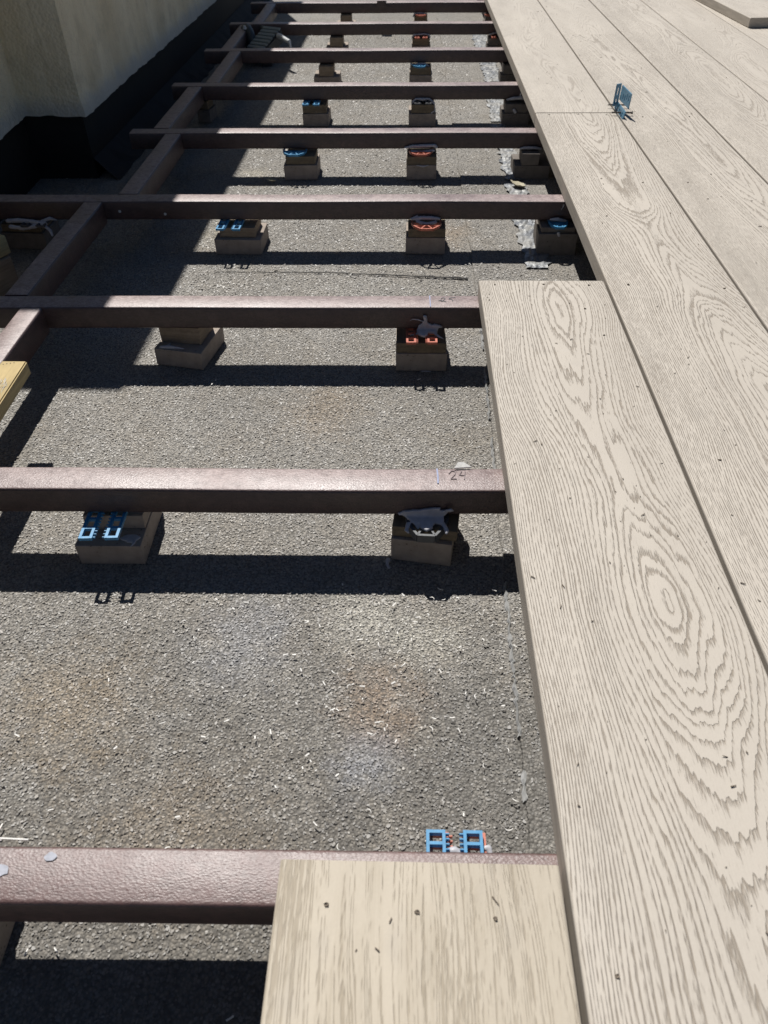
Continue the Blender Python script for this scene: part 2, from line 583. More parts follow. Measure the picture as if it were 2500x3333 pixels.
M['bead'] = plain('bleached_bitumen', (0.42, 0.42, 0.41), 0.6, 0.4, 0.6, 180.0)
bm = bmesh.new()
rg = random.Random(14)
for (ya, yb) in ((0.36, 0.545), (0.30, 0.33), (0.66, 0.80), (0.84, 0.97), (1.02, 1.20)):
    prev, y = None, ya
    while y < yb:
        ex = -0.009 + 0.018 * max(0.0, min(1.0, (y - 0.25) / 0.8)) + rg.uniform(-0.0010, 0.0010)
        w = rg.uniform(0.0006, 0.0024)
        row = [bm.verts.new((ex - w, y, G + 0.0010)), bm.verts.new((ex, y, G + 0.0048)), bm.verts.new((ex + w, y, G + 0.0034))]
        if prev:
            for a in range(2):
                bm.faces.new((prev[a], prev[a + 1], row[a + 1], row[a]))
        prev = row
        y += rg.uniform(0.002, 0.006)
link('bitumen_bead', bm_done(bm, 'bitumen_bead'), M['bead'], lap)


def lap_edge(y):
    return -0.009 + 0.018 * np.clip((y - 0.25) / 0.8, 0, 1)


def chips_mesh():
    rs = np.random.RandomState(5)
    parts = []
    for (xa, xb, ya, yb, dens, sz) in [(-0.66, 0.12, -0.10, 0.62, 170000, 0.86), (-0.72, 0.20, 0.62, 1.10, 140000, 0.9),
                                       (-0.95, 0.25, 1.10, 1.80, 75000, 1.15), (-0.80, 0.26, 1.80, 3.45, 30000, 1.4)]:
        n = int((xb - xa) * (yb - ya) * dens)
        parts.append((rs.uniform(xa, xb, n), rs.uniform(ya, yb, n), np.full(n, sz)))
    x = np.concatenate([p[0] for p in parts])
    y = np.concatenate([p[1] for p in parts])
    sz = np.concatenate([p[2] for p in parts])
    # clumps and bare spots
    den = 0.5 + 0.5 * np.sin(x * 91 + 3 * np.sin(y * 47)) * np.sin(y * 83 + 2 * np.sin(x * 61))
    keep = (rs.rand(len(x)) < 0.55 + 0.45 * den) & ~((y > 1.3) & (x > 0.088)) & ~(np.abs(x - lap_edge(y)) < 0.0022)
    x, y, sz = x[keep], y[keep], sz[keep]
    n = len(x)
    zb = G + np.where(x > lap_edge(y), 0.0026, 0.0004)
    K = 5
    r = sz * rs.uniform(0.0007, 0.0019, n) * np.where(rs.rand(n) < 0.05, 1.4, 1.0)
    asp = rs.uniform(0.45, 0.95, n)
    th = rs.uniform(0, 2 * np.pi, n)
    t1 = np.radians(np.clip(rs.normal(0, 10, n), -35, 35))
    t2 = np.radians(np.clip(rs.normal(0, 10, n), -35, 35))
    V = np.empty((n, K, 3))
    for k in range(K):
        a = 2 * np.pi * (k + rs.uniform(-0.3, 0.3, n)) / K
        rr = r * rs.uniform(0.75, 1.15, n)
        u, v = rr * np.cos(a), rr * asp * np.sin(a)
        V[:, k, 0] = x + u * np.cos(th) - v * np.sin(th)
        V[:, k, 1] = y + u * np.sin(th) + v * np.cos(th)
        V[:, k, 2] = u * np.sin(t1) + v * np.sin(t2) + 0.12 * rr * rs.uniform(-1, 1, n)
    V[:, :, 2] += (zb - V[:, :, 2].min(axis=1) + rs.uniform(-0.0003, 0.0005, n))[:, None]
    tint = np.repeat(np.clip(rs.beta(1.6, 2.2, n) + (rs.rand(n) < 0.02) * 0.6, 0, 1.2), K)
    me = bpy.data.meshes.new('slate_chips')
    me.vertices.add(n * K)
    me.vertices.foreach_set('co', V.reshape(-1))
    me.loops.add(n * K)
    me.loops.foreach_set('vertex_index', np.arange(n * K, dtype=np.int32))
    me.polygons.add(n)
    me.polygons.foreach_set('loop_start', np.arange(0, n * K, K, dtype=np.int32))
    me.polygons.foreach_set('loop_total', np.full(n, K, dtype=np.int32))
    at = me.attributes.new('tint', 'FLOAT', 'POINT')
    at.data.foreach_set('value', tint.astype(np.float32))
    me.update()
    return me


tag(link('slate_chips', chips_mesh(), M['chips']), 'grey slate chips bedded all over the roof felt', 'gravel', kind='stuff')

# crack across the felt
bm = bmesh.new()
cy = 1.284
prev = None
cr = random.Random(2)
xk = -0.455
while xk < 0.0:
    yk = 1.284 - 0.022 * max(0.0, (xk + 0.25)) / 0.25 + cr.uniform(-0.0012, 0.0012)
    wk = 0.0005 + 0.0022 * max(0.0, (xk + 0.40)) / 0.4 * cr.uniform(0.5, 1.3)
    row = (bm.verts.new((xk, yk - wk, G + 0.0022)), bm.verts.new((xk, yk + wk, G + 0.0030)))
    if prev:
        bm.faces.new((prev[0], row[0], row[1], prev[1]))
    prev = row
    xk += cr.uniform(0.004, 0.010)
crack = link('felt_split', bm_done(bm, 'felt_split'), M['plinth'], felt)

# ------------------------------------------------------------------ flashing strip by the deck (foil faced, wrinkled)
def flashing(ya, yb, xa, xb, label):
    bm = bmesh.new()
    rg = random.Random(int(ya * 1000))
    nx, nyy = 8, max(6, int((yb - ya) / 0.012))
    g = [[None] * (nyy + 1) for _ in range(nx + 1)]
    for i in range(nx + 1):
        for j in range(nyy + 1):
            ex = rg.uniform(-0.006, 0.006) if i in (0, nx) else 0.0
            g[i][j] = bm.verts.new((xa + (xb - xa) * i / nx + ex, ya + (yb - ya) * j / nyy,
                                    G + 0.0042 + rg.uniform(0, 0.0022)))
    for i in range(nx):
        for j in range(nyy):
            bm.faces.new((g[i][j], g[i + 1][j], g[i + 1][j + 1], g[i][j + 1]))
    return tag(link('flashing_strip', bm_done(bm, 'flashing_strip'), M['flash']), label, 'flashing')


flashing(1.30, 1.72, 0.106, 0.150, 'crinkled silver flashing strip on the felt between the fourth and fifth joists')
flashing(1.745, 2.16, 0.110, 0.152, 'crinkled silver flashing strip on the felt between the fifth and sixth joists')
flashing(2.18, 2.56, 0.116, 0.160, 'crinkled silver flashing strip on the felt between the sixth and seventh joists')
flashing(2.59, 3.45, 0.126, 0.180, 'farthest crinkled silver flashing strip on the felt beside the deck')

# ------------------------------------------------------------------ rendered wall with a projecting pier
def wall_run(name, pts, z0, z1, splay=0.0):
    """closed plan loop (outer points then back points) raised into a wall; a splayed foot gets a ragged drip edge"""
    bm = bmesh.new()
    rgw = random.Random(31)
    outer, back = pts
    raw = [(p[0], p[1], p[2], p[3]) for p in outer] + [(p[0], p[1], 0, 0) for p in back]
    loop = []
    for a, b in zip(raw, raw[1:] + raw[:1]):
        n = max(1, int(math.hypot(b[0] - a[0], b[1] - a[1]) / 0.012)) if splay else 1
        for k in range(n):
            f = k / n
            loop.append(tuple(a[i] + (b[i] - a[i]) * f for i in range(4)))
    rows = []
    zs = [z0, z0 + 0.012, z0 + 0.040, z1] if splay else [z0, z1]
    dz = 0.0
    for zi, z in enumerate(zs):
        row = []
        for p in loop:
            f = splay * (1.0, 0.7, 0.0)[zi] if splay and zi < 3 else 0.0
            dz = 0.75 * dz + rgw.uniform(-0.0016, 0.0016)
            j = rgw.uniform(-0.0012, 0.0012) if splay and zi < 3 else 0.0
            row.append(bm.verts.new((p[0] + f * p[2] + j, p[1] + f * p[3] + j, z + (dz if splay and zi == 0 else 0.0))))
        rows.append(row)
    m = len(rows[0])
    for a, b in zip(rows[:-1], rows[1:]):
        for i in range(m):
            j = (i + 1) % m
            bm.faces.new((a[i], a[j], b[j], b[i]))
    bm.faces.new(rows[0])
    bm.faces.new(rows[-1][::-1])
    return bm_done(bm, name)


tall = tag(empty('rendered_wall', (-0.8, 1.76, G)), 'tall beige roughcast wall with a black painted base, left of the joists', 'wall')
XA, XB, YB, YE = -0.808, -0.775, 1.762, 4.2
rw = link('render_coat', wall_run('render_coat', ([(XA, YB, 1, -1), (XB, YE, 1, 0)], [(-1.06, YE), (-0.99, YB)]), 0.042, 1.168, 0.007), M['render'])
pw = link('plinth', wall_run('plinth', ([(XA - 0.006, YB + 0.006, 0, 0), (XB - 0.006, YE - 0.01, 0, 0)], [(-1.05, YE - 0.01), (-0.985, YB + 0.006)]), G, 0.0425), M['plinth'])
for o in (rw, pw):
    o.parent = tall
    o.matrix_parent_inverse = Matrix.Translation((0.8, -1.76, -G))
# angle fillet of felt at the foot
bm = bmesh.new()
vs = [(XA - 0.004, YB + 0.004), (XB - 0.004, YE - 0.01)]
rg = random.Random(9)
prev = None
for i in range(60):
    f = i / 59
    x = vs[0][0] + (vs[1][0] - vs[0][0]) * f
    y = vs[0][1] + (vs[1][1] - vs[0][1]) * f
    row = (bm.verts.new((x, y, G + 0.045)), bm.verts.new((x + 0.03 + rg.uniform(-.003, .003), y - 0.004, G + 0.014)),
           bm.verts.new((x + 0.052 + rg.uniform(-.004, .004), y - 0.01, G + 0.0005)))
    if prev:
        for a in range(2):
            bm.faces.new((prev[a], prev[a + 1], row[a + 1], row[a]))
    prev = row
fl = link('felt_upstand', bm_done(bm, 'felt_upstand'), M['plinth'], tall)
fl.matrix_parent_inverse = Matrix.Translation((0.8, -1.76, -G))

low = tag(empty('low_rendered_wall', (-0.94, 1.6, G)), 'low beige roughcast wall at the left edge, running off the pier', 'wall')
rl = link('render_coat', wall_run('render_coat', ([(-0.88, -0.6, 1, 0), (-0.936, 1.624, 1, 0), (-0.950, 2.1, 1, 0)], [(-1.2, 2.1), (-1.2, -0.6)]), 0.042, 0.30, 0.007), M['render'])
pl = link('plinth', wall_run('plinth', ([(-0.886, -0.59, 0, 0), (-0.942, 1.624, 0, 0), (-0.956, 2.09, 0, 0)], [(-1.19, 2.09), (-1.19, -0.59)]), G, 0.0425), M['plinth'])
for o in (rl, pl):
    o.parent = low
    o.matrix_parent_inverse = Matrix.Translation((0.94, -1.6, -G))

# ------------------------------------------------------------------ joists and noggings
def joist_mesh(L, w=JW, h=JH, r=0.0032):
    """rounded bar along X, slightly uneven like extruded recycled plastic"""
    bm = bmesh.new()
    prof = []
    for cx, cz, a0 in ((w / 2 - r, -r, 0), (-w / 2 + r, -r, 90), (-w / 2 + r, -h + r, 180), (w / 2 - r, -h + r, 270)):
        for s in range(4):
            a = R(a0 + s * 30)
            prof.append((cx + r * math.cos(a), cz + r * math.sin(a)))
    n = max(4, int(L / 0.03))
    rows = []
    p1, p2 = rng.uniform(0, 6), rng.uniform(0, 6)
    for i in range(n + 1):
        x = L * i / n
        dy = 0.0005 * math.sin(x * 9 + p1)
        dz = 0.0004 * math.sin(x * 13 + p2)
        rows.append([bm.verts.new((x, py + dy, pz + dz)) for py, pz in prof])
    m = len(prof)
    for a, b in zip(rows[:-1], rows[1:]):
        for i in range(m):
            j = (i + 1) % m
            f = bm.faces.new((a[i], a[j], b[j], b[i]))
            f.smooth = True
    for f in (bm.faces.new(rows[0]), bm.faces.new(rows[-1][::-1])):
        for e in f.edges:
            e.smooth = False
    return bm_done(bm, 'joist')


JL = [-0.80, -0.80, -0.84, -0.90, -0.726, -0.723, -0.719, -0.712, -0.70]
JYAW = [0.5, 0.5, 0.35, 0.1, 0.0, -0.05, -0.05, -0.1, -0.05]
joists = []
PIV = -0.12
for i, y in enumerate(JY):
    L = 1.75 - JL[i]
    a = R(JYAW[i])
    o = link('joist', joist_mesh(L), M['joist_near' if i == 0 else 'joist'], None,
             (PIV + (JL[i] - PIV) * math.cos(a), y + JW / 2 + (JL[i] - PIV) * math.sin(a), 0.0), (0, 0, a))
    extra = ['partly under the pale board end', 'with a smudged pencil number near its board', 'with 25 pencilled on top',
             'reaching the left edge in shade', 'level with the end of the wall pier', 'beside the blue clip', 'far up the frame',
             'beside the dark tool', 'at the top edge'][i]
    tag(o, 'brown plastic joist, %s from the bottom, %s' % (ORD[i], extra), 'joist', 'brown joists carrying the deck')
    joists.append(o)


def jlocal(i, x, y):
    a = R(JYAW[i])
    o = joists[i].location
    dx, dy = x - o.x, y - o.y
    return (dx * math.cos(a) + dy * math.sin(a), -dx * math.sin(a) + dy * math.cos(a))


NOG = [(1, -0.6615, -0.6285), (2, -0.7000, -0.6645), (3, -0.6465, -0.6095), (4, -0.6815, -0.6440), (5, -0.6425, -0.6070),
       (6, -0.6750, -0.6380), (7, -0.6400, -0.6030)]
for i, xa, xb in NOG:
    ya = JY[i] + JW + 0.0015
    yb = JY[i + 1] - 0.0015
    if i == 1:
        yb -= 0.003
        ya -= 0.003
    if i == 2:
        ya -= 0.0025
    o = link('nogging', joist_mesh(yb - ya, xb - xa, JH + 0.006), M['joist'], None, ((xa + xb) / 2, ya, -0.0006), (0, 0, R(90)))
    tag(o, 'short brown plastic nogging between the %s and %s joists near the wall' % (ORD[i], ORD[i + 1]), 'nogging',
        'noggings along the wall')

# marks drawn on the joists
j25 = [[(-0.0600, 1.0080), (-0.0575, 1.0105), (-0.0545, 1.0095), (-0.0548, 1.0060), (-0.0580, 1.0010), (-0.0610, 0.9995), (-0.0570, 0.9998), (-0.0530, 0.9985)],
       [(-0.0395, 1.0115), (-0.0480, 1.0098), (-0.0488, 1.0065), (-0.0450, 1.0062), (-0.0432, 1.0035), (-0.0440, 1.0000)],
       [(-0.0640, 1.0010), (-0.0590, 1.0040)]]
ribbon('pencil_number', [[jlocal(2, *p) for p in s] for s in j25], 0.0008, M['pencil'], joists[2], 0.0010)
j24 = [[(-0.0640, 0.6150), (-0.0610, 0.6200), (-0.0570, 0.6190), (-0.0575, 0.6140), (-0.0620, 0.6070), (-0.0560, 0.6070)],
       [(-0.0500, 0.6200), (-0.0530, 0.6130), (-0.0470, 0.6125)], [(-0.0465, 0.6190), (-0.0480, 0.6060)]]
ribbon('pencil_number', [[jlocal(1, *p) for p in s] for s in j24], 0.0009, M['pencil2'], joists[1], 0.0009)
ribbon('chalk_line', [[jlocal(2, -0.0757, 0.9835), jlocal(2, -0.0762, 1.0170)]], 0.0013, M['chalk'], joists[2], 0.0009)
ribbon('chalk_line', [[jlocal(1, -0.0757, 0.5990), jlocal(1, -0.0755, 0.6100), jlocal(1, -0.0762, 0.6230)]], 0.0016, M['chalk'], joists[1], 0.0009)
for (px, py, s) in ((-0.3456, 0.2102, 0.0045), (-0.3745, 0.2008, 0.0055)):
    bm = bmesh.new()
    lx, ly = jlocal(0, px, py)
    rg = random.Random(int(-px * 1e4))
    top = [bm.verts.new((lx + s * rg.uniform(.6, 1.1) * math.cos(a * 0.5236), ly + s * .8 * rg.uniform(.6, 1.1) * math.sin(a * 0.5236), 0.0009)) for a in range(12)]
    bm.faces.new(top)
    link('chalk_dab', bm_done(bm, 'chalk_dab'), M['chalkw'], joists[0])


def screw_head(parent, i, x, z):
    bm = bmesh.new()
    lx, ly = jlocal(i, x, JY[i] - 0.0002)
    add_rod(bm, (lx, ly + 0.001, z), (lx, ly - 0.0016, z), 0.0030, 0.0024, 12)
    link('screw_head', bm_done(bm, 'screw_head'), M['steel'], parent)


screw_head(joists[3], 3, -0.636, -0.0176)
screw_head(joists[3], 3, -0.553, -0.0223)

# ------------------------------------------------------------------ packing blocks
NB = {}


def block(x0, x1, yf, depth, z0, z1, yaw, mat, label, cat='block', group='packing blocks under the joists'):
    w = x1 - x0
    me = box_mesh('packing_block', (0, 0, 0), (w, depth, z1 - z0), 0.0011, 2, 0.0006)
    o = link('packing_block', me, M[mat], None, (x0, yf, z0), (0, 0, R(yaw)))
    return tag(o, label, cat, group)


COLN = {'L': 'left row', 'M': 'middle row', 'R': 'deck-edge row', 'W': 'wall-side row'}
# joist, column, lower (x0,x1,yf,depth,ztop,yaw), upper (x0,x1,yf,depth,ztop,yaw,mat) or None
BL = [
    (0, 'L', (-0.472, -0.396, 0.168, 0.050, -0.062, 0), (-0.468, -0.400, 0.172, 0.042, -0.0365, 0, 'tdark')),
    (0, 'M', (-0.112, -0.040, 0.155, 0.078, -0.062, 0), (-0.110, -0.044, 0.160, 0.072, -0.0460, 0, 'tdark')),
    (1, 'L', (-0.4645, -0.3935, 0.5645, 0.085, -0.0636, 1.0), (-0.4600, -0.3945, 0.5915, 0.055, -0.0445, 1.0, 'offcut')),
    (1, 'M', (-0.1245, -0.0590, 0.5762, 0.070, -0.0580, -8.5), (-0.1238, -0.0540, 0.5800, 0.060, -0.0425, -7.0, 'tdark')),
    (2, 'L', (-0.4818, -0.4080, 0.9746, 0.088, -0.0638, -11.3), (-0.4745, -0.4125, 0.9950, 0.052, -0.0355, -10.0, 'tbrown')),
    (2, 'M', (-0.1240, -0.0500, 0.9606, 0.075, -0.0622, 0.3), (-0.1238, -0.0522, 0.9625, 0.066, -0.0460, 0.3, 'tdark')),
    (3, 'L', (-0.4660, -0.3800, 1.3630, 0.080, -0.0632, -1.5), (-0.4560, -0.3900, 1.3720, 0.066, -0.0440, -1.0, 'tbrown')),
    (3, 'M', (-0.1112, -0.0385, 1.3650, 0.075, -0.0603, -0.6), (-0.1070, -0.0390, 1.3670, 0.062, -0.0440, 0, 'tdark')),
    (3, 'R', (0.1310, 0.2010, 1.3590, 0.080, -0.0500, -1.5), (0.1350, 0.1960, 1.3640, 0.060, -0.0400, 0, 'offcut2')),
    (4, 'L', (-0.3850, -0.3110, 1.7562, 0.080, -0.0598, 0), (-0.3800, -0.3140, 1.7600, 0.062, -0.0420, 0, 'tdark')),
    (4, 'M', (-0.1110, -0.0446, 1.7560, 0.080, -0.0598, 0), (-0.1100, -0.0450, 1.7580, 0.064, -0.0420, 0, 'tdark')),
    (4, 'R', (0.1290, 0.2054, 1.7559, 0.080, -0.0610, 0), (0.1430, 0.1810, 1.7570, 0.060, -0.0360, 0, 'offcut2')),
    (5, 'W', (-0.6700, -0.6360, 2.1900, 0.060, -0.0600, -6), (-0.6680, -0.6400, 2.1950, 0.050, -0.0410, -6, 'tdark')),
    (5, 'L', (-0.3850, -0.3170, 2.1550, 0.080, -0.0610, 0), (-0.3840, -0.3220, 2.1590, 0.064, -0.0400, 0, 'tdark')),
    (5, 'M', (-0.1067, -0.0356, 2.1550, 0.080, -0.0610, 0), (-0.1000, -0.0400, 2.1580, 0.064, -0.0400, 0, 'tdark')),
    (5, 'R', (0.1380, 0.2080, 2.1550, 0.080, -0.0610, 0), (0.1440, 0.2040, 2.1580, 0.064, -0.0400, 0, 'offcut2')),
    (6, 'L', (-0.3920, -0.3155, 2.5480, 0.085, -0.0640, 0), (-0.3760, -0.3330, 2.5530, 0.070, -0.0365, 0, 'tbrown')),
    (6, 'M', (-0.1045, -0.0373, 2.5520, 0.080, -0.0610, 0), (-0.1020, -0.0400, 2.5560, 0.066, -0.0400, 0, 'tdark')),
    (6, 'R', (0.1690, 0.2350, 2.5520, 0.080, -0.0610, 0), (0.1760, 0.2300, 2.5560, 0.066, -0.0365, 0, 'offcut2')),
    (7, 'L', (-0.3870, -0.3150, 2.9440, 0.085, -0.0640, 0), (-0.3740, -0.3300, 2.9490, 0.070, -0.0365, 0, 'tbrown')),
    (7, 'M', (-0.0970, -0.0340, 2.9440, 0.080, -0.0610, 0), (-0.0950, -0.0360, 2.9480, 0.066, -0.0400, 0, 'tdark')),
    (7, 'R', (0.1590, 0.2250, 2.9440, 0.080, -0.0610, 0), (0.1620, 0.2200, 2.9480, 0.066, -0.0400, 0, 'offcut2')),
    (8, 'L', (-0.3790, -0.3090, 3.3300, 0.085, -0.0640, 0), (-0.3640, -0.3230, 3.3350, 0.070, -0.0365, 0, 'tbrown')),
    (8, 'M', (-0.0890, -0.0360, 3.3300, 0.080, -0.0610, 0), (-0.0870, -0.0380, 3.3340, 0.066, -0.0400, 0, 'tdark')),
    (8, 'R', (0.1760, 0.2400, 3.3300, 0.080, -0.0610, 0), (0.1800, 0.2350, 3.3340, 0.066, -0.0400, 0, 'offcut2')),
    (3, 'W', (-0.8760, -0.7920, 1.3860, 0.070, -0.0600, -3), (-0.8720, -0.7960, 1.3900, 0.060, -0.0450, -3, 'tdark')),
]
for ji, cn, lo, up in BL:
    where = '%s, %s joist from the bottom' % (COLN[cn], ORD[ji])
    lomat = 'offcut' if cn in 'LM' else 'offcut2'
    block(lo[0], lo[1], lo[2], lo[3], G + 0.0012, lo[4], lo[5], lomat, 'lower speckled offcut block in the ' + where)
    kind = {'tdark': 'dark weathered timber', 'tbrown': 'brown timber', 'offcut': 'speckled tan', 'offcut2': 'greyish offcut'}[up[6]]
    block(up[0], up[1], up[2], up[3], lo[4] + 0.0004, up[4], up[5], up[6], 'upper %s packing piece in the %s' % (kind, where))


# ------------------------------------------------------------------ plastic packers
def shim_mesh(name, legw=0.0140, sep=0.0270, length=0.056, t=0.0038, rows=4, teeth=True, rail=0.0030):
    """horseshoe packer: two windowed legs joined at the back, open towards -Y; origin at middle of front edge"""
    bm = bmesh.new()
    for s in (-1, 1):
        cx = s * sep / 2
        for e in (-1, 1):
            add_box(bm, (cx + e * (legw - rail) / 2 - rail / 2, 0, -t), (cx + e * (legw - rail) / 2 + rail / 2, length, 0))
        for k in range(rows + 1):
            y = (length - rail) * k / rows
            add_box(bm, (cx - legw / 2 + rail - 0.0002, y, -t + 0.0001), (cx + legw / 2 - rail + 0.0002, y + rail, -0.0001))
        if teeth:
            for k in range(14):
                y = 0.002 + k * (length - 0.01) / 14
                add_box(bm, (cx - s * legw / 2 - s * 0.0028, y, -t + 0.0008), (cx - s * legw / 2 + s * 0.0005, y + 0.0009, -0.0008))
    add_box(bm, (-sep / 2, length - 0.006, -t + 0.0002), (sep / 2, length - 0.0005, -0.0002))
    return bm_done(bm, name)


def fan_mesh(name, w=0.040, t=0.0042, deep=0.020, back=0.03):
    """fan-shaped packer: half octagon rim with spokes on a hub and a straight tail; front towards -Y"""
    bm = bmesh.new()
    r = w / 2
    pts = [(-r, 0.012), (-r * 0.86, 0.0), (-r * 0.42, -deep * 0.62), (r * 0.42, -deep * 0.62), (r * 0.86, 0.0), (r, 0.012)]
    for a, b in zip(pts[:-1], pts[1:]):
        add_bar2(bm, a, b, 0.0028, -t, 0)
    hub = (0.0, 0.006)
    for p in pts[1:-1]:
        add_bar2(bm, hub, (p[0] * 0.97, p[1] * 0.95), 0.0022, -t + 0.0003, -0.0003)
    hb = [(hub[0] + 0.007 * math.cos(k * math.pi / 4), hub[1] + 0.005 * math.sin(k * math.pi / 4)) for k in range(8)]
    lo = [bm.verts.new((x, y, -t + 0.0001)) for x, y in hb]
    hi = [bm.verts.new((x, y, -0.0001)) for x, y in hb]
    bm.faces.new(lo)
    bm.faces.new(hi[::-1])
    for i in range(8):
        j = (i + 1) % 8
        bm.faces.new((lo[i], hi[i], hi[j], lo[j]))
    add_bar2(bm, (-r, 0.012), (-r, 0.012 + back), 0.0028, -t, 0)
    add_bar2(bm, (r, 0.012), (r, 0.012 + back), 0.0028, -t, 0)
    add_bar2(bm, (-r, 0.013), (r, 0.013), 0.0028, -t + 0.0002, -0.0002)
    return bm_done(bm, name)


PG = 'plastic packers under the joists'


def shim(ji, cx, yf, z, col, label, yaw=0.0, **kw):
    me = shim_mesh('plastic_packer', **kw)
    return tag(link('plastic_packer', me, M[col], None, (cx, yf, z), (0, 0, R(yaw))), label, 'packer', PG)


def fan(ji, cx, yf, z, col, label, yaw=0.0, pitch=0.0, **kw):
    me = fan_mesh('fan_packer', **kw)
    return tag(link('fan_packer', me, M[col], None, (cx, yf, z), (R(pitch), 0, R(yaw))), label, 'packer', PG)


ZU = -JH - 0.0006
# under the nearest joist: seen from behind, legs point away from the camera
o = shim(0, -0.0722, 0.2500, ZU, 'blue', 'bright blue horseshoe packer poking out behind the nearest joist', 180, length=0.062, rows=7, rail=0.0023, t=0.0055)
o = shim(0, -0.0695, 0.2510, ZU - 0.0060, 'red', 'red horseshoe packer under the bright blue one behind the nearest joist', 180, length=0.062, rows=7, rail=0.0023, t=0.0055)
shim(1, -0.4265, 0.5480, ZU, 'blue', 'blue horseshoe packer with two sunlit tips on the left block of the second joist', 2.5, sep=0.0268, length=0.075, rows=5)
fan(1, -0.0868, 0.5735, ZU - 0.0008, 'black', 'charcoal fan packer smeared with sealant under the second joist', -3, 0, w=0.043, deep=0.024, t=0.0100)
shim(2, -0.0873, 0.9475, ZU - 0.0012, 'red', 'red horseshoe packer with two sunlit tips under the third joist', 1.0, sep=0.0300)
shim(3, -0.4330, 1.3415, ZU, 'blue', 'blue horseshoe packer on the left block of the fourth joist', -1.5, sep=0.0300, length=0.07)
fan(3, -0.0740, 1.3580, ZU, 'red', 'red fan packer under the fourth joist in the middle row', 0, 0, w=0.052, deep=0.022)
fan(3, 0.1660, 1.3640, ZU, 'blue', 'blue fan packer under the fourth joist by the deck edge', 0, 0, w=0.032, deep=0.018)
fan(4, -0.3600, 1.7610, ZU, 'blue', 'blue fan packer under the fifth joist in the left row', 0, 0, w=0.050, deep=0.020)
fan(4, -0.0800, 1.7620, ZU, 'red', 'red fan packer under the fifth joist in the middle row', 0, 0, w=0.050, deep=0.020)
shim(5, -0.3600, 2.1400, ZU, 'blue', 'blue horseshoe packer under the sixth joist in the left row', 0, sep=0.0300)
shim(5, -0.0700, 2.1480, ZU, 'black', 'charcoal packer under the sixth joist in the middle row', 0, sep=0.0300, length=0.05)
fan(6, -0.0730, 2.5510, ZU, 'blue', 'blue fan packer under the seventh joist in the middle row', 12, 0, w=0.040, deep=0.022)
shim(7, -0.0660, 2.9300, ZU, 'red', 'red horseshoe packer under the eighth joist in the middle row', 0, sep=0.0280)
shim(7, 0.1900, 2.9320, ZU, 'red', 'red horseshoe packer under the eighth joist by the deck edge', 0, sep=0.0280)
fan(8, -0.0620, 3.3270, ZU, 'red', 'red fan packer under the ninth joist in the middle row', 0, 0, w=0.040)
fan(8, 0.1950, 3.3240, ZU, 'red', 'red fan packer under the ninth joist by the deck edge', 0, 0, w=0.040)
shim(3, -0.7960, 1.3560, ZU, 'black', 'dark packer under a smear of sealant at the left edge', -3, sep=0.0300, length=0.06)


# ------------------------------------------------------------------ squeezed sealant
def glue(strokes, label, vox=0.0010, sheets=()):
    """strokes: lists of (x, y, z, radius); flattened beads fused into one skin"""
    bm = bmesh.new()
    for s in strokes:
        for a, b in zip(s[:-1], s[1:]):
            pa, pb = Vector(a[:3]), Vector(b[:3])
            n = max(2, int((pb - pa).length / (0.5 * min(a[3], b[3])) + 1))
            for k in range(n + 1):
                f = k / n
                r = a[3] + (b[3] - a[3]) * f
                r *= rng.uniform(0.9, 1.1)
                bmesh.ops.create_icosphere(bm, subdivisions=1, radius=r,
                                           matrix=Matrix.Translation(pa.lerp(pb, f)) @ Matrix.Diagonal((1.15, 0.8, 0.8, 1)))
    for pts, th in sheets:
        n = len(pts)
        c = sum((Vector(p) for p in pts), Vector()) / n
        nrm = (Vector(pts[0]) - c).cross(Vector(pts[n // 3]) - c).normalized() * th
        fine = []
        for a, b in zip(pts, pts[1:] + pts[:1]):
            a, b = Vector(a), Vector(b)
            for k in range(4):
                fine.append(a.lerp(b, k / 4) + (b - a).normalized().cross(nrm.normalized()) * rng.uniform(-0.0007, 0.0007))
        lo = [bm.verts.new(p - nrm) for p in fine]
        hi = [bm.verts.new(p + nrm) for p in fine]
        cl, ch = bm.verts.new(c - nrm), bm.verts.new(c + nrm * 1.6)
        m = len(fine)
        for i in range(m):
            j = (i + 1) % m
            bm.faces.new((lo[i], lo[j], hi[j], hi[i]))
            bm.faces.new((cl, lo[j], lo[i]))
            bm.faces.new((ch, hi[i], hi[j]))
    o = link('sealant_smear', bm_done(bm, 'sealant_smear'), M['glue'])
    md = o.modifiers.new('fuse', 'REMESH')
    md.mode = 'VOXEL'
    md.voxel_size = vox
    md.use_smooth_shade = True
    sm = o.modifiers.new('soften', 'SMOOTH')
    sm.factor = 0.5
    sm.iterations = 3
    return tag(o, label, 'sealant', 'sealant squeezed from the packers')


def rel(ji, pts):
    """points given relative to the joist's lower front edge: dx, dy (towards camera is negative), dz"""
    return [(x, JY[ji] + dy, -JH + dz, r) for (x, dy, dz, r) in pts]


# second joist, middle: wide smear over the fan
def rz(ji, pts):
    return [(x, JY[ji] + dy, -JH + dz) for x, dy, dz in pts]


